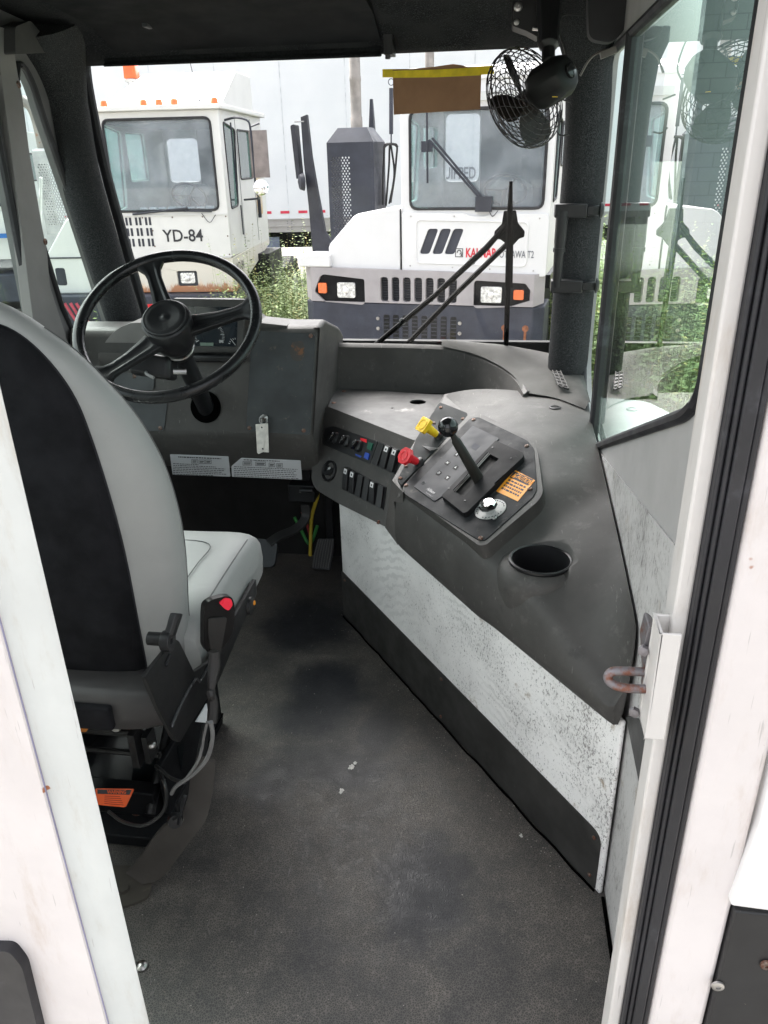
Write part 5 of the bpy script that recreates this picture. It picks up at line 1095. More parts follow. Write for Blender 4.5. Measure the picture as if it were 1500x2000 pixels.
# ================================================================== OUTDOORS
GZ = -1.0
def XZ(pts, y): return [V((x, y, z)) for x, z in pts]
def YZ(pts, x): return [V((x, y, z)) for y, z in pts]
FN = (0, -1, 0); SN = (1, 0, 0)
def wheel(t, x, y, r=.5, wd=.28):
    g = G(); ax = (1, 0, 0); c = V((x-wd/2, y, r)); g.lathe(c, ax, [(r*.55, .0), (r*.9, 0), (r, .04), (r, wd-.04), (r*.9, wd), (r*.55, wd)], 36, cap=False); tr_ = obj('wheel', g, tyre_m, t)
    g = G(); g.lathe(c, ax, [(0, wd*.3), (r*.2, wd*.3), (r*.35, wd*.2), (r*.55, .02), (r*.56, wd-.02), (r*.35, wd*.8), (0, wd*.7)], 30, cap=False); obj('rim', g, white_m, tr_)
def cab_shell(t, x0, x1, y0, y1, z0, z1, ws, mat, sidez, rw_, swx):
    wx0, wx1, wz0, wz1 = ws
    W = rp(XZ([(wx0, wz0), (wx1, wz0), (wx1, wz1), (wx0, wz1)], y0), .07, 4)
    g = G(); g.plate(XZ([(x0, z0), (x1, z0), (x1, z1), (x0, z1)], y0), FN, .05, [W])
    # left / right sides with a quarter window and a door window
    for x, nn in ((x1, (1, 0, 0)), (x0, (-1, 0, 0))):
        h1 = rp(YZ([(y0+.16, sidez), (y0+.48, sidez+.02), (y0+.62, wz1-.1), (y0+.14, wz1-.04)], x), .05); h2 = rp(YZ([(y0+.72, sidez+.3), (y0+1.35, sidez+.3), (y0+1.35, wz1-.1), (y0+.72, wz1-.1)], x), .04)
        g.plate(YZ([(y0+.05, z0), (y1, z0), (y1, z1), (y0+.05, z1)], x), nn, .04, [h1, h2])
    R_ = rp(XZ([(rw_[0], rw_[2]), (rw_[1], rw_[2]), (rw_[1], rw_[3]), (rw_[0], rw_[3])], y1), .06)
    g.plate(XZ([(x0+.04, z0), (x1-.04, z0), (x1-.04, z1), (x0+.04, z1)], y1), FN, .04, [R_])
    body = obj('cab', g, mat, t, bevel=.012)
    g = G(); g.tube([p+V((0, -.004, 0)) for p in W], .014, 6, closed=True); obj('windshield_seal', g, rub_m, t)
    g = G(); g.plate([p+V((0, .012, 0)) for p in W], FN, .006); obj('windshield', g, glass_tr, t, smooth=False)
    for x, nn, off in ((x1, (1, 0, 0), -.012), (x0, (-1, 0, 0), .012)):
        for q in ([(y0+.16, sidez), (y0+.48, sidez+.02), (y0+.62, wz1-.1), (y0+.14, wz1-.04)], [(y0+.72, sidez+.3), (y0+1.35, sidez+.3), (y0+1.35, wz1-.1), (y0+.72, wz1-.1)]):
            L = rp(YZ(q, x+off), .05); g = G(); g.plate(L, nn, .005); wn2 = obj('side_window', g, glass_tg, t, smooth=False)
            g = G(); g.tube([p-V((off*1.1, 0, 0)) for p in L], .011, 6, closed=True); obj('seal', g, rub_m, wn2)
    # interior: floor pan, dash, lining, seat, wheel
    g = G(); g.box((x0+.05, y0+.06, z0), (x1-.05, y1-.05, z0+.1)); g.box((x0+.05, y0+.10, z0+.1), (x1-.05, y0+.45, wz0-.02)); g.box((x0+.05, y0+.07, z1-.12), (x1-.05, y1-.05, z1-.02))
    g.box((rw_[1]+.04, y1-.12, sidez-.3), (x1-.06, y1-.05, z1-.1))
    obj('interior', g, inner_m, t)
    sx_ = swx
    g = G(); g.lathe((sx_, y0+.98, wz0-.1), (0, -.15, 1), [(.0, -.25), (.22, -.25), (.24, .0), (.22, .25), (.12, .34), (0, .35)], 20); obj('seat', g, inner_m, t)
    a = V((0, -.62, .78)).normalized(); g = G(); c = V((sx_, y0+.56, wz0+.13)); g.tube(circ(c, V((0, .72, .7)), .20, 32), .014, 8, closed=True)
    for k in range(3):
        q = circ(c, V((0, .72, .7)), .19, 3)[k]; g.tube([c, q], .01, 6)
    g.tube([c, c+V((0, -.15, -.25))], .03, 8); obj('steering_wheel', g, blk_m, t)
    return body
def perforated(t, pts_fn, mat, x0, x1, y, z0, z1, dep, hole_r=.011, nx=6, nz=28, chamfer=.10):
    # front face with rows of real holes, chamfered cap
    g = G(); holes = []
    for i in range(nz):
        for j in range(nx):
            zx = x0+.05+(j+.5*(i % 2))*(.035); zz = z0+.12+i*((z1-z0-.24-chamfer)/nz)
            if zx < x1-.03: holes.append([V((zx+math.cos(k*math.pi/3)*hole_r, y, zz+math.sin(k*math.pi/3)*hole_r)) for k in range(6)])
    g.plate(XZ([(x0, z0), (x1, z0), (x1, z1-chamfer), (x0, z1-chamfer)], y), FN, .012, holes)
    g.plate(YZ([(y+.012, z0), (y+dep, z0), (y+dep, z1-chamfer), (y+.012, z1-chamfer)], x1), SN, .01); g.plate(YZ([(y+.012, z0), (y+dep, z0), (y+dep, z1-chamfer), (y+.012, z1-chamfer)], x0), (-1, 0, 0), .01)
    c = chamfer; b = [V((x0, y, z1-c)), V((x1, y, z1-c)), V((x1, y+dep, z1-c)), V((x0, y+dep, z1-c))]; u2 = [V((x0+c*.7, y+c*.7, z1)), V((x1-c*.7, y+c*.7, z1)), V((x1-c*.7, y+dep-c*.7, z1)), V((x0+c*.7, y+dep-c*.7, z1))]
    g.rings([b, u2]); return obj('stack_shield', g, mat, t)
def stackpipe(t, x, y, z0, z1, r=.055):
    g = G(); g.lathe((x, y, z0), (0, 0, 1), [(r*1.1, 0), (r*1.1, .22), (r, .23), (r, .55), (r*1.05, .56), (r*1.05, .60), (r, .61), (r, z1-z0), (r*.9, z1-z0)], 20); return obj('exhaust_pipe', g, M('exhaust_steel', (.26, .24, .22), .5, .5, var=.25, rust=(.25, .12, .07), rs=6, rth=(.6, .7)), t)
# ---------------- clean tractor straight ahead
kr = rad(-8.6)
K = thing('terminal_tractor', 'clean white terminal tractor parked nose on with grey front panel and slate bumper', 'terminal tractor', (-.764, 7.72, GZ), kr, 'terminal tractors parked facing the cab', local=True)
g = G(); g.rings([[V((x, y, z)) for x, y in ((-1.22, .55), (-1.22, .10), (-1.12, .0), (1.12, .0), (1.22, .10), (1.22, .55))] for z in (.67, .70, 1.06, 1.10)])
bm_ = obj('bumper', g, bump_m, K, bevel=.015, seg=3)
g = G()
for i in range(8):
    x = -.33+i*.098; g.plate(rp(XZ([(x-.03, .74), (x+.03, .74), (x+.03, .99), (x-.03, .99)], -.003), .02), FN, .004)
obj('bumper_slot', g, dk_m, bm_)
g = G()
for i in range(8):
    x = -.33+i*.098
    for j in range(6): g.box((x-.026, -.006, .76+j*.038), (x+.026, -.003, .768+j*.038))
obj('slot_mesh', g, stack_m, bm_)
g = G()
for x, z in ((-.42, .95), (-.42, .85), (.42, .93), (.42, .83)): g.lathe((x, -.004, z), FN, [(0, 0), (.02, 0), (.017, .008), (0, .01)], 12)
obj('bumper_bolt', g, steel_m, bm_)
g = G()
for x in (.86, 1.06):
    for z in (.90, .74): g.lathe((x, -.003, z), FN, [(0, 0), (.032, 0), (.03, .004), (0, .005)], 12)
    g.box((x-.012, -.004, .75), (x+.012, -.002, .89))
obj('rusty_slot', g, M('rust_solid', (.26, .10, .05), .8, var=.4, vs=30), bm_)
# grey panel with grille and lamps
g = G(); gh = []
for i in range(7):
    x = -.345+i*.115; gh.append(rp(XZ([(x-.040, 1.12), (x+.040, 1.12), (x+.040, 1.355), (x-.040, 1.355)], -.01), .030, 3))
lh = rp(XZ([(-1.09, 1.20), (-.98, 1.10), (-.57, 1.08), (-.55, 1.11), (-.55, 1.33), (-.98, 1.37), (-1.02, 1.35)], -.01), .02)
rh = rp(XZ([(.55, 1.10), (.58, 1.08), (.90, 1.10), (1.11, 1.17), (1.12, 1.22), (1.04, 1.32), (.57, 1.34), (.55, 1.32)], -.01), .02)
g.plate(XZ([(-1.12, 1.105), (1.12, 1.105), (1.12, 1.40), (-1.12, 1.44)], -.01), FN, .06, gh+[lh, rh])
g.plate([V((-1.12, -.01, 1.105)), V((-1.12, -.01, 1.44)), V((-1.21, .10, 1.46)), V((-1.21, .10, 1.13))], (-.77, -.63, 0), .05)
g.plate([V((1.12, -.01, 1.105)), V((1.12, -.01, 1.40)), V((1.21, .10, 1.41)), V((1.21, .10, 1.13))], (.77, -.63, 0), .05)
g.plate(YZ([(.10, 1.13), (.55, 1.13), (.55, 1.46), (.10, 1.46)], -1.21), (-1, 0, 0), .04)
gp = obj('grey_panel', g, gpan_m, K, bevel=.008)
g = G(); g.box((-.40, .10, 1.08), (.40, .12, 1.4)); 
for j in range(9): g.box((-.38, .03, 1.13+j*.024), (.36, .05, 1.138+j*.024))
obj('radiator_louvres', g, stack_m, gp)
def lamp(par, x, z, w_, h_, y=-.012):
    g = G(); g.plate(rp(XZ([(x-w_, z-h_), (x+w_, z-h_), (x+w_, z+h_), (x-w_, z+h_)], y), .02), FN, .03); hd_ = obj('headlight', g, M('lamp_glass', (.62, .64, .64), .12, .55, var=.45, vs=45, coat=.8), par, bevel=.004)
    g = G(); g.sphere((x, y-.0, z-.005), .032, 8, FN, .45); obj('bulb', g, M('lamp_bright', (.85, .85, .85), .15, .6), hd_)
def sig(par, x, z, w_, h_, y=-.012):
    g = G(); g.plate(rp(XZ([(x-w_, z-h_), (x+w_, z-h_), (x+w_, z+h_), (x-w_, z+h_)], y), .015), FN, .02); obj('turn_signal', g, amber_m, par, bevel=.004)
g = G(); g.box((-1.10, .02, 1.07), (-.54, .05, 1.38)); g.box((.54, .02, 1.07), (1.12, .05, 1.36)); obj('lamp_bezel', g, flat_blk, gp)
lamp(gp, -.745, 1.22, .095, .075); lamp(gp, .72, 1.21, .10, .075); sig(gp, -1.0, 1.235, .045, .05); sig(gp, .98, 1.215, .048, .045)
# hood and fender, image left of the cab
g = G(); g.rings([XZ([(-1.24, 1.44), (-1.24, 1.52), (-1.18, 1.56), (-.90, 1.56), (-.90, 1.44)], y) for y in (-.02, 1.25)]); obj('fender', g, kw_m, K, bevel=.012)
hpts = [(-.93, 1.42), (-.93, 1.62), (-.91, 1.66), (-.66, 1.91), (-.61, 1.935), (-.19, 1.98), (-.19, 1.40)]
g = G(); g.rings([XZ([(x, z) for x, z in hpts], y) for y in (.04, 1.35)]); hd2 = obj('engine_hood', g, kw_m, K, bevel=.007, seg=2, angle=20)
g = G(); g.box((-.1855, .03, 1.40), (-.1795, .045, 1.98)); obj('panel_gap', g, dk_m, hd2)
cab_shell(K, -.18, 1.22, .06, 1.7, 1.39, 3.05, (-.09, 1.15, 1.975, 2.80), kw_m, 2.02, (-.12, .26, 2.17, 2.84), .72)
g = G(); oc_ = rp(XZ([(-.172, 1.40), (1.215, 1.38), (1.215, 1.89), (1.19, 1.93), (.70, 1.935), (.64, 1.91), (.50, 1.91), (.44, 1.935), (-.172, 1.945)], .035), .02)
slots = [rp(XZ([(x, 1.57), (x+.10, 1.57), (x+.19, 1.80), (x+.09, 1.80)], .035), .03) for x in (.0, .125, .245)]
g.plate(oc_, FN, .025, slots); ap_ = obj('access_panel', g, kw_m, K, bevel=.006)
g = G(); g.tube(rp(XZ([(-.03, 1.49), (1.03, 1.47), (1.03, 1.86), (-.03, 1.88)], .034), .05, 5), .010, 8, closed=True); obj('pressed_rib', g, kw_m, ap_)
g = G(); g.box((-.02, .055, 1.55), (.50, .0595, 1.82)); obj('slot_backing', g, bump_m, ap_)
g = G()
for x, z in ((-.08, 1.91), (.34, 1.91), (.70, 1.91), (1.13, 1.89), (-.09, 1.46), (.33, 1.45), (.69, 1.44), (1.10, 1.43)): g.lathe((x, .034, z), FN, [(0, 0), (.008, 0), (.007, .003), (0, .004)], 10)
obj('panel_screw', g, steel_m, ap_)
def KT(n_, b, m_, x, z, s, sx, bold=0.0): return text(n_, b, m_, ap_, V((x, .033, z)), (1, 0, 0), (0, 0, 1), s, sx=sx, align='LEFT', bold=bold)
KT('lettering', 'KALMAR', lred_m, .455, 1.582, .115, .66, .03); KT('lettering', 'OTTAWA T2', ink2_m, .775, 1.573, .090, .62, .01)
g = G(); lgo = XZ([(.355, 1.545), (.43, 1.545), (.43, 1.625), (.355, 1.625)], .0335); lgi = XZ([(.362, 1.552), (.423, 1.552), (.423, 1.618), (.362, 1.618)], .0335); g.plate(lgo, FN, .002, [lgi]); g.tube([V((.393+.019*math.cos(t), .033, 1.590+.019*math.sin(t))) for t in [rad(a) for a in range(200, -100, -25)]], .0045, 5); g.plate(XZ([(.405, 1.555), (.421, 1.555), (.421, 1.59)], .033), FN, .001); obj('emblem', g, ink_m, ap_)
# roof with a soft cap and trim, beacon-less; marker behind
g = G(); g.rings([rp([V((-.20, .04, z)), V((1.24, .04, z)), V((1.24, 1.75, z)), V((-.20, 1.75, z))], .05) for z in (3.03, 3.08)]+[rp([V((-.14, .12, 3.14)), V((1.18, .12, 3.14)), V((1.18, 1.7, 3.14)), V((-.14, 1.7, 3.14))], .06)]); obj('roof', g, kw_m, K)
g = G(); g.box((-.12, .02, 2.86), (1.18, .06, 2.93)); obj('visor_strip', g, alu_m, K)
# their wiper
g = G()
for d in (0, .03):
    g.tube([V((.63+d, .02, 2.01)), V((.10+d, .01, 2.56+d*.5))], .012, 6)
g.box((.54, .0, 1.95), (.69, .05, 2.08)); g.tube([V((.08, .0, 2.95)), V((.09, .0, 2.2))], .011, 6); g.box((.03, .0, 2.46), (.13, .03, 2.55)); g.tube(spline([V((.66, .03, 1.97)), V((.70, .02, 1.91)), V((.75, .03, 1.96))], 5), .004, 5); obj('wiper', g, stack_m, K)
perforated(K, None, stack_m, -1.24, -.72, .95, 1.56, 2.72, .42, nx=6, nz=30, chamfer=.14)
stackpipe(K, -.98, 1.2, 2.6, 3.75, .058); stackpipe(K, -.35, 1.9, 1.6, 3.55, .05)
g = G(); g.tube([(-.87, 1.4, 2.6), (-.87, 1.4, 3.0)], [.05, .02], 4); obj('stack_bracket', g, stack_m, K)
# mirror post on the fender
g = G(); g.plate(XZ([(-1.255, 2.80), (-1.19, 2.82), (-1.165, 2.45), (-1.13, 2.2), (-1.06, 1.75), (-.95, 1.60), (-.93, 1.555), (-1.21, 1.555), (-1.225, 2.0), (-1.25, 2.4)], .30), FN, .05); mp_ = obj('mirror_post', g, post_m, K, bevel=.004)
g = G(); g.plate(rp(XZ([(-1.36, 2.73), (-1.31, 2.74), (-1.29, 2.28), (-1.33, 2.24)], .28), .02), FN, .10); g.lathe((-1.25, .27, 2.22), (-.7, -.5, 0), [(0, 0), (.085, 0), (.07, .04), (0, .06)], 16); obj('mirror', g, post_m, mp_)
g = G(); g.tube([V((-1.32, .30, 2.76)), V((-1.22, .30, 2.76))], .006, 5); obj('mirror_arm', g, steel_m, mp_)
# hoses on a hanger between hood and stack
hg = thing('hose_hanger', 'black air hoses looped from a spring hanger beside the clean tractor cab', 'hoses', (-.9, 9.2, 1.5))
def HK(a, b, y_=9.0): return P(a, b, y=y_)
g = G(); g.tube([HK(764, 172), HK(764, 262)], .022, 8); g.tube(circ(HK(764, 160), (0, 1, 0), .03, 12), .005, 5, closed=True); g.tube([HK(764, 262), HK(764, 285)], .008, 6); obj('spring', g, stack_m, hg)
for k, L in enumerate((((752, 283), (750, 310), (748, 350), (748, 400)), ((761, 286), (760, 320), (757, 360), (754, 402)), ((764, 286), (770, 330), (768, 360), (760, 398)), ((775, 284), (774, 310), (770, 350), (763, 396)))):
    g = G(); g.tube(spline([HK(764, 282)]+[HK(*q) for q in L], 5), .011, 6); obj('hose', g, blk_m, hg)
g = G(); g.tube(spline([HK(750, 288), HK(757, 282), HK(770, 282), HK(777, 288)], 4), .014, 6); obj('clip', g, blk_m, hg)
g = G(); g.box((-1.0, .6, .45), (1.0, 4.8, .95)); obj('chassis', g, M('chassis_black', (.02, .02, .022), .7), K)
for x in (-1.02, 1.02): wheel(K, x, 1.0); wheel(K, x, 4.2)
g = G(); g.box((-.19, 1.9, 1.0), (1.1, 4.6, 1.15)); obj('rear_deck', g, blkmet, K)
# ---------------- YD-84
Y = thing('terminal_tractor', 'older rust streaked white terminal tractor numbered YD-84 with amber roof lights', 'terminal tractor', (-3.84, 8.89, GZ), rad(3.6), 'terminal tractors parked facing the cab', local=True)
cab_shell(Y, -.58, .80, .02, 2.05, 1.42, 2.94, (-.50, .70, 1.93, 2.86), tw_m, 1.93, (-.50, -.08, 2.19, 2.72), .20)
g = G(); g.plate(XZ([(-.58, 1.03), (.80, 1.03), (.80, 1.41), (-.58, 1.41)], .02), FN, .05, [rp(XZ([(.12, 1.10), (.36, 1.10), (.36, 1.27), (.12, 1.27)], .02), .02)]); g.plate(YZ([(.07, 1.03), (.6, 1.10), (2.05, 1.38), (2.05, 1.46), (.07, 1.41)], .80), SN, .04)
lw_ = obj('lower_panel', g, lowy_m, Y, bevel=.006)
g = G(); g.box((.10, .05, 1.08), (.38, .09, 1.29)); obj('lamp_recess', g, stack_m, lw_); lamp(lw_, .24, 1.19, .085, .06, .03)
g = G()
for i in range(4):
    for r_ in range(3):
        for j in range(2):
            x = -.52+i*.115+j*.045; z = 1.55+r_*.115; g.plate(XZ([(x, z), (x+.026, z), (x+.026, z+.085), (x, z+.085)], .0165), FN, .003)
obj('vent_louvre', g, stack_m, Y)
g = G(); g.box((-.57, .005, 1.415), (.79, .02, 1.425)); g.box((-.57, .005, 1.88), (.79, .018, 1.888)); obj('panel_trim', g, tw_m, Y)
text('unit_number', 'YD-84', ink_m, Y, V((.25, .018, 1.655)), (1, 0, 0), (0, 0, 1), .185, sx=.95, off=.002, bold=.015)
text('unit_number', 'YD-84', ink_m, Y, V((.802, .35, 1.28)), (0, 1, 0), (0, 0, 1), .15, sx=.9, off=.002)
# roof brow, fairing, lights
g = G(); g.rings([rp([V((-.64, -.05, z)), V((.86, -.05, z)), V((.86, 2.1, z)), V((-.64, 2.1, z))], .04) for z in (2.94, 2.985)]); obj('roof', g, tw_m, Y, bevel=.006)
g = G(); g.add([V((-.56, .12, 2.985)), V((.82, .12, 2.985)), V((.84, 1.5, 2.985)), V((-.5, 1.5, 2.985)), V((-.22, .78, 3.36)), V((.84, .80, 3.36)), V((.84, 1.5, 3.36)), V((-.22, 1.5, 3.36))], [(0, 1, 5, 4), (1, 2, 6, 5), (2, 3, 7, 6), (3, 0, 4, 7), (4, 5, 6, 7), (0, 3, 2, 1)]); obj('roof_fairing', g, tw_m, Y, bevel=.006)
for x in (-.42, .02, .19, .36, .80):
    g = G(); g.lathe((x-.03, .02, 2.985), (0, 0, 1), [(0, 0), (.042, 0), (.036, .05), (.028, .06), (0, .062)], 14); obj('marker_light', g, amber_m, Y)
g = G(); g.lathe((-.44, .95, 3.30), (0, 0, 1), [(0, 0), (.085, 0), (.09, .02), (.075, .03), (0, .03)], 18); g.tube([(-.44, .95, 3.30), (-.25, .95, 3.1)], .012, 6); g.tube([(-.5, .95, 3.30), (-.35, .95, 3.05)], .008, 6); bc_ = obj('beacon_base', g, alu_m, Y)
g = G(); g.rings([rp([V((-.44+sx2*w_, .95-w_, z)), V((-.44-sx2*w_, .95-w_, z)), V((-.44-sx2*w_, .95+w_, z)), V((-.44+sx2*w_, .95+w_, z))], .02) for z, w_, sx2 in ((3.33, .07, 1), (3.335, .075, 1), (3.47, .072, 1), (3.49, .06, 1))]); obj('beacon', g, M('beacon_amber', (.95, .13, .02), .2, coat=.5), bc_)
g = G(); g.tube([(.56, .2, 2.98), (.42, .35, 3.65)], .004, 5); g.lathe((.56, .2, 2.98), (0, 0, 1), [(0, 0), (.012, 0), (.008, .06), (0, .07)], 8); obj('antenna', g, stack_m, Y)
g = G()
g.tube([V((-.30, .0, 1.90)), V((.35, -.01, 1.955))], .012, 6); g.tube([V((.10, .0, 1.93)), V((.62, .0, 1.915))], .009, 6); g.tube(spline([V((.50, .0, 1.9)), V((.58, 0, 1.80)), V((.66, 0, 1.88))], 5), .004, 5); obj('wiper', g, stack_m, Y)
g = G()
rr = random.Random(3)
for k in range(8):
    x = -.2+k*.11; g.obox(V((x, .12, 1.955)), V((.04, 0, 0)), V((.0, .03, 0)), V((0, 0, .006+.01*rr.random())))
obj('dash_papers', g, paper_m, Y)
# west coast mirror on its brackets
g = G(); g.tube(spline([V((.80, .25, 2.84)), V((.95, .2, 2.86)), V((1.08, .18, 2.82)), V((1.10, .18, 2.72))], 5), .012, 6); g.tube([V((.82, .75, 2.0)), V((1.05, .55, 2.02)), V((1.10, .2, 2.1)), V((1.10, .18, 2.76)), V((1.2, .2, 2.80))], .012, 6); g.tube([V((.84, .35, 2.05)), V((.84, .35, 2.82))], .01, 6); ma = obj('mirror_arm', g, stack_m, Y)
g = G(); g.rings([[V((1.17+.105*math.cos(t), .20+.03*math.sin(t)*(1 if math.sin(t) > 0 else .6), z)) for t in [2*math.pi*i/16 for i in range(16)]] for z in (2.25, 2.26, 2.72, 2.73)]); obj('mirror', g, M('mirror_back', (.24, .21, .20), .4, .6, var=.3), ma)
g = G(); g.lathe((1.17, .16, 2.15), (.1, -1, .1), [(0, .03), (.05, .022), (.085, 0), (.08, -.03), (0, -.05)], 22); obj('convex_mirror', g, chrome, ma)
n = N('rust_streak'); f = n.ramp(n.noise(9, 7, .7, n.mapv((1, 3, .4))), .38, .62); cst = n.mix(f, (.60, .58, .52), (.50, .30, .10)); n.bsdf(cst, .6)
g = G(); g.plate(rp(YZ([(1.46, 1.80), (1.78, 1.78), (1.80, 2.22), (1.50, 2.24)], .8035), .04), SN, .003); obj('rust_streak', g, n.m, Y)
for q in ((-.55, 1.86), (-.2, 1.86), (.15, 1.86), (.5, 1.86), (.77, 1.86), (-.1, 1.72), (-.1, 1.55), (.77, 1.65), (.77, 1.45)): g = G(); g.lathe((q[0], .018, q[1]), FN, [(0, 0), (.009, 0), (.007, .004), (0, .005)], 8); obj('panel_screw', g, screw_m, Y)
# side door seam and handle
g = G(); g.box((.8005, .68, 1.5), (.803, .69, 2.9)); g.box((.8005, 1.42, 1.48), (.803, 1.43, 2.9)); g.box((.80, 1.50, 1.75), (.84, 1.53, 2.0)); g.tube([V((.82, .55, 1.62)), V((.82, .55, 1.95))], .01, 6); obj('door_handle', g, stack_m, Y)
g = G(); g.box((-.8, .5, .45), (.7, 4.6, .9)); g.box((.55, .9, .72), (.86, 1.5, .78)); g.box((.45, 1.3, .9), (.95, 2.1, 1.32)); obj('chassis', g, M('chassis_black', (.02, .02, .022), .7), Y)
g = G(); g.rings([[V((x, y, z)) for x, y in ((-1.62, .5), (-1.62, .0), (-1.52, -.12), (.72, -.12), (.82, .0), (.82, .5))] for z in (.62, .66, .98, 1.02)]); obj('bumper', g, bump_m, Y, bevel=.015)
g = G()
for x in (-.75, -.25): g.box((x, -.135, .70), (x+.14, -.12, .92))
obj('reflector', g, red_m, Y)
# hood (image left) with louvres
g = G(); g.rings([XZ([(-1.60, 1.02), (-1.60, 1.40), (-1.58, 1.44), (-1.44, 1.46), (-1.12, 1.86), (-.60, 1.90), (-.60, 1.02)], y) for y in (.04, 1.5)]); hd3 = obj('engine_hood', g, tw_m, Y, bevel=.02, seg=3)
g = G()
for i in range(3):
    for r_ in range(2):
        for j in range(2): x = -1.02+i*.13+j*.045; z = 1.56+r_*.115; g.plate(XZ([(x, z), (x+.026, z), (x+.026, z+.085), (x, z+.085)], .037), FN, .003)
g.plate(rp(XZ([(-1.36, 1.12), (-1.24, 1.12), (-1.24, 1.32), (-1.36, 1.32)], .037), .03), FN, .003); g.plate(rp(XZ([(-.86, 1.12), (-.76, 1.12), (-.76, 1.36), (-.86, 1.36)], .037), .03), FN, .003); obj('hood_vent', g, stack_m, hd3)
g = G(); g.box((-1.6, .028, 1.425), (-.60, .036, 1.44)); obj('hood_seam', g, stack_m, hd3)
perforated(Y, None, M('perforated_steel', (.40, .40, .40), .5, .4, var=.2), -1.86, -1.50, 1.0, 1.62, 2.62, .3, nx=8, nz=24, chamfer=.03, hole_r=.0125)
g = G(); g.tube(spline([V((-1.78, 1.15, 2.5)), V((-1.79, 1.15, 2.9)), V((-1.83, 1.15, 3.08)), V((-1.93, 1.15, 3.16))], 6), .062, 14); obj('exhaust_pipe', g, M('exhaust_steel', (.42, .38, .34), .45, .7), Y)
g = G(); g.tube([(-1.40, .8, 1.55), (-1.40, .8, 2.45)], .02, 8); g.tube([(-1.65, .3, 1.45), (-1.45, .3, 2.3)], .02, 8); mpp = obj('mirror_post', g, alu_m, Y)
g = G(); g.lathe((-1.62, .25, 2.08), (.2, -1, 0), [(0, .03), (.06, .02), (.10, 0), (.09, -.03), (0, -.05)], 22); g.rings([[V((-1.72+.07*math.cos(t), .25+.03*math.sin(t), z)) for t in [2*math.pi*i/14 for i in range(14)]] for z in (2.22, 2.23, 2.62, 2.63)]); obj('mirror', g, chrome, mpp)
for x in (-1.3, .62): wheel(Y, x, 1.0); wheel(Y, x, 4.0)
# red straps / steps seen low through the left window
g = G()
for k in range(3): g.tube([V((-1.20+k*.07, -.2, .95)), V((-.95+k*.07, -.22, .45))], .018, 6)
obj('red_step_bars', g, M('faded_red', (.45, .06, .09), .5), Y)
# ---------------- third tractor at the far left, behind the door glass
T3 = thing('terminal_tractor', 'third white tractor at the far left glimpsed through the door glass', 'terminal tractor', (-7.9, 10.6, GZ), rad(14), 'terminal tractors parked facing the cab', local=True)
cab_shell(T3, -.2, 1.15, .05, 1.9, 1.2, 2.9, (-.1, 1.05, 1.93, 2.7), tw_m, 1.93, (.1, .8, 2.1, 2.6), .7)
g = G(); g.rings([XZ([(-1.2, 1.02), (-1.2, 1.5), (-.8, 1.9), (-.21, 1.95), (-.21, 1.02)], y) for y in (.05, 1.6)]); obj('engine_hood', g, tw_m, T3, bevel=.02)
g = G(); g.box((-1.22, -.05, .6), (1.18, .5, 1.0)); obj('bumper', g, bump_m, T3, bevel=.02)
g = G(); g.box((.2, -.06, 1.50), (1.3, -.02, 1.56)); obj('blue_bar', g, M('blue_paint', (.03, .15, .45), .4), T3)
g = G(); g.box((-.9, .3, .45), (.9, 4.6, .9)); obj('chassis', g, M('chassis_black', (.02, .02, .022), .7), T3); wheel(T3, -1.0, 1.0); wheel(T3, 1.0, 1.0)
stackpipe(T3, -1.0, 1.7, 1.6, 3.4)
g = G(); g.lathe((.1, -.05, 1.75), FN, [(0, 0), (.10, 0), (.09, .03), (0, .04)], 20); obj('headlight', g, alu_m, T3)
# ---------------- trailer behind
tr = thing('box_trailer', 'long white box trailer with red tape marks standing across behind the tractors', 'trailer', P(600, 440, Z=15.5)*1.0-V((0, 0, P(600, 440, Z=15.5).z-GZ)), YAW, None, local=True)
ti_ = tr.matrix_basis.inverted(); tb0 = P(600, 440, Z=15.5)
g = G(); g.box((-9, 0, 1.36), (6.9, 2.5, 4.55)); tw_ = obj('body', g, trail_m, tr, bevel=.02)
g = G(); g.box((-9, -.03, 1.12), (6.9, .0, 1.355)); g.box((-9, -.045, 1.225), (6.9, -.03, 1.245)); g.box((-9, -.045, 1.355), (6.9, -.0, 1.375)); rl_ = obj('side_rail', g, rail_m, tr)
g = G()
for i in range(26):
    for z in (1.16, 1.20, 1.28, 1.32): g.box((-8.8+i*.6, -.034, z), (-8.78+i*.6, -.03, z+.012)); g.box((-8.72+i*.6, -.034, z), (-8.70+i*.6, -.03, z+.012))
obj('rail_rivet', g, ink2_m, rl_)
g = G(); k = -8.8
while k < 6.8: g.box((k, -.008, 1.47), (k+.18, -.002, 1.52)); k += .36 if int(k*10) % 3 else .36
obj('red_tape', g, M('tape_red', (.62, .04, .08), .4), tr)
g = G()
for i in range(13): g.box((-8.9+i*1.22, -.006, 1.38), (-8.885+i*1.22, -.0, 4.5))
obj('panel_seam', g, M('seam_grey', (.60, .62, .64), .5), tw_)
g = G(); g.box((-4.4, .1, .62), (-.6, .14, 1.02)); g.box((-4.4, .08, .60), (-.6, .1, .66)); obj('side_skirt', g, M('skirt_blue_grey', (.16, .19, .26), .5, var=.2, rust=(.3, .12, .07), rs=5, rth=(.66, .75)), tr)
g = G(); g.box((-8.5, .8, .75), (6.5, 1.7, 1.15)); obj('chassis', g, dk_m, tr)
for x in (-7.6, -6.4, 5.6): wheel(tr, x, .35, .5, .3)
def TRp(a, b): return ti_ @ P(a, b, Z=15.5)
e_ = TRp(925, 338); text('lettering', 'EQUIPPED', ink2_m, tr, V((e_.x, -.004, e_.z)), (1, 0, 0), (0, 0, 1), .30, sx=.66, align='RIGHT', off=.004, bold=.02)
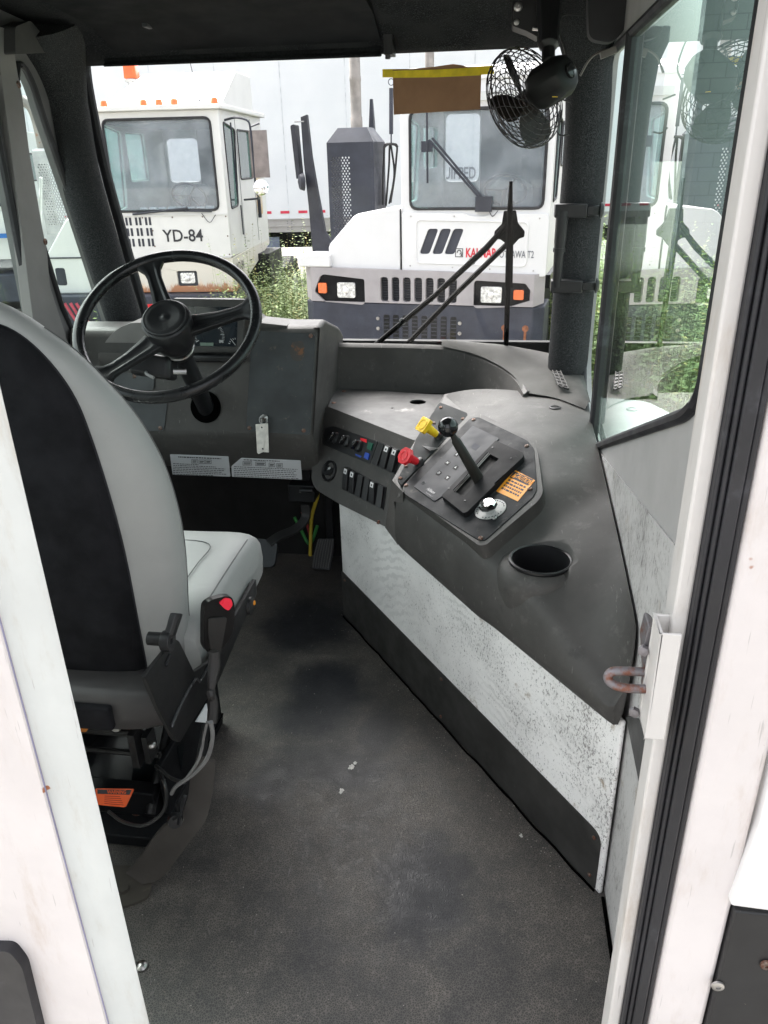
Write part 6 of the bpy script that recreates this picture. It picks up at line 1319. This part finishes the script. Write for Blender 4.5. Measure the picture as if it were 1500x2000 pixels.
e_ = TRp(968, 108); text('lettering', 'S', M('ghost_letter', (.5, .52, .55), .6), tr, V((e_.x, -.004, e_.z)), (1, 0, 0), (0, 0, 1), .3, off=.004)
g = G(); rf_ = random.Random(5)
for k in range(26):
    q_ = TRp(172+rf_.uniform(-8, 34), 165+rf_.uniform(0, 120)); w_, h_ = rf_.uniform(.01, .05), rf_.uniform(.01, .035); a_ = rf_.uniform(0, 3)
    c_ = V((q_.x, -.003, q_.z)); e_ = V((math.cos(a_), 0, math.sin(a_))); f_ = V((-math.sin(a_), 0, math.cos(a_))); g.plate([c_-e_*w_, c_-f_*h_*.3, c_+e_*w_*.7, c_+f_*h_*.25], FN, .001)
obj('scraped_mark', g, ink_m, tr)
# ---------------- block wall to the right
bw_ = G(); bw_.box((2.8, 13.5, GZ-.1), (26, 13.8, 5.2)); tag(obj('block_wall', bw_, block_m), 'painted concrete block wall beyond the right side window', 'wall')
# ---------------- ground and weeds
gg = G(); n_ = 60
gg.add([V((-150+300*i/n_, -80+380*j/n_, GZ)) for j in range(n_+1) for i in range(n_+1)], [(j*(n_+1)+i, j*(n_+1)+i+1, (j+1)*(n_+1)+i+1, (j+1)*(n_+1)+i) for j in range(n_) for i in range(n_)])
tag(obj('ground', gg, ground_m), kind='structure')
rg = random.Random(11)
def weeds(name, mats, areas, count, hr, leaf, label):
    g = G()
    for _ in range(count):
        x0, x1, y0, y1 = rg.choice(areas); x = rg.uniform(x0, x1); y = rg.uniform(y0, y1); h = rg.uniform(*hr)*(1 if rg.random() < .8 else 1.35)
        lx, ly = rg.uniform(-.16, .16), rg.uniform(-.16, .16); n2 = int(h*24)+4; g.m = 0 if rg.random() < .85 else 1
        b = V((x, y, GZ))
        g.add([b+V((-.004, 0, 0)), b+V((.004, 0, 0)), b+V((lx, ly, h))], [(0, 1, 2)])
        for k in range(n2):
            t = .12+.88*k/n2; c = b+V((lx*t, ly*t, h*t)); a = rg.uniform(0, 6.28); L = leaf*rg.uniform(.45, 1.5)*(1.2-t*.75); d = V((math.cos(a), math.sin(a), rg.uniform(-.3, .5))); s = V((-d.y, d.x, rg.uniform(-.4, .4))).normalized()
            g.add([c, c+d*L*.5+s*L*.28, c+d*L, c+d*L*.5-s*L*.28], [(0, 1, 2, 3)])
    me = bpy.data.meshes.new(name); me.from_pydata(g.v, [], g.f)
    for m in mats: me.materials.append(m)
    me.polygons.foreach_set('material_index', g.mi); o = bpy.data.objects.new(name, me); COL.objects.link(o); tag(o, label, 'weeds', kind='stuff'); return o
weeds('weeds', [leaf_m, leafy], [(-3.2, -1.9, 7.9, 10.5), (-3.0, -1.9, 9.0, 13.5), (-2.9, -1.6, 12, 14.5), (-3.2, -2.4, 8.5, 12), (-3.0, -2.2, 7.6, 9.5)], 1900, (.45, 1.3), .06, 'green weeds growing between the parked tractors')
weeds('weeds', [leaf_m, leafy], [(.7, 1.6, 8.6, 13), (1.0, 3.5, 9.0, 12.5), (1.5, 5, 7.0, 12.5), (1.6, 4.0, 5.0, 8), (1.2, 2.6, 5.6, 7.5)], 2600, (.4, 1.35), .07, 'green weeds below the block wall on the right')
weeds('weeds', [leaf_m, leafy], [(-8, -4.7, 7, 10), (-5.3, -4.6, 6, 8)], 350, (.3, .8), .075, 'green weeds at the far left of the yard')
def straw(name, areas, count, label):
    g = G()
    for _ in range(count):
        x0, x1, y0, y1 = rg.choice(areas); x = rg.uniform(x0, x1); y = rg.uniform(y0, y1); a = rg.uniform(0, 6.28); L = rg.uniform(.1, .38); up = rg.uniform(.1, 1.); b = V((x, y, GZ)); d = V((math.cos(a), math.sin(a), up)).normalized(); s = V((-math.sin(a), math.cos(a), 0))*.004; m_ = b+d*L*.55+V((0, 0, .03)); e = b+d*L-V((0, 0, L*.2)); g.m = 0 if rg.random() < .75 else 1
        g.add([b-s, b+s, m_+s, m_-s, e], [(0, 1, 2, 3), (3, 2, 4)])
    me = bpy.data.meshes.new(name); me.from_pydata(g.v, [], g.f); me.materials.append(straw_m); me.materials.append(leaf_m); me.polygons.foreach_set('material_index', g.mi)
    o = bpy.data.objects.new(name, me); COL.objects.link(o); tag(o, label, 'grass', kind='stuff')
straw('dry_grass', [(.6, 3.2, 3.2, 8.2), (.9, 2.6, 3.4, 5.5), (.9, 2.2, 3.4, 6), (-3.2, -1.8, 7, 9), (.4, 1.2, 7.5, 10)], 16000, 'matted dry grass and straw beside the truck')

# ---------------- grit on the cab floor
g = G(); rgt = random.Random(21)
def grain(p, r):
    d = [V((rgt.uniform(-1, 1), rgt.uniform(-1, 1), rgt.uniform(.2, .8)))*r for _ in range(4)]; g.m = 0 if rgt.random() < .7 else 1
    b = [p+V((math.cos(a), math.sin(a), 0))*r*rgt.uniform(.5, 1) for a in (0, 1.6, 3.1, 4.7)]; g.add(b+[p+V((0, 0, r*rgt.uniform(.4, .9)))], [(0, 1, 4), (1, 2, 4), (2, 3, 4), (3, 0, 4)])
for _ in range(420):
    s = rgt.uniform(.02, 1.2); grain(D(s, -.008-abs(rgt.gauss(0, .03)), .001), rgt.uniform(.0008, .0025))
for _ in range(260): grain(V((rgt.uniform(-.62, .25), rgt.uniform(.8, 1.25), .001)), rgt.uniform(.0006, .0018))
for _ in range(160): grain(V((rgt.uniform(-.85, -.45), rgt.uniform(1.0, 2.3), .001)), rgt.uniform(.0008, .0024))
me = bpy.data.meshes.new('floor_grit'); me.from_pydata(g.v, [], g.f); me.materials.append(M('grit_brown', (.13, .11, .09), .9)); me.materials.append(M('grit_pale', (.30, .28, .25), .9)); me.polygons.foreach_set('material_index', g.mi)
o = bpy.data.objects.new('floor_grit', me); COL.objects.link(o); tag(o, 'grit and crumbs scattered over the rubber cab floor', 'grit', kind='stuff')
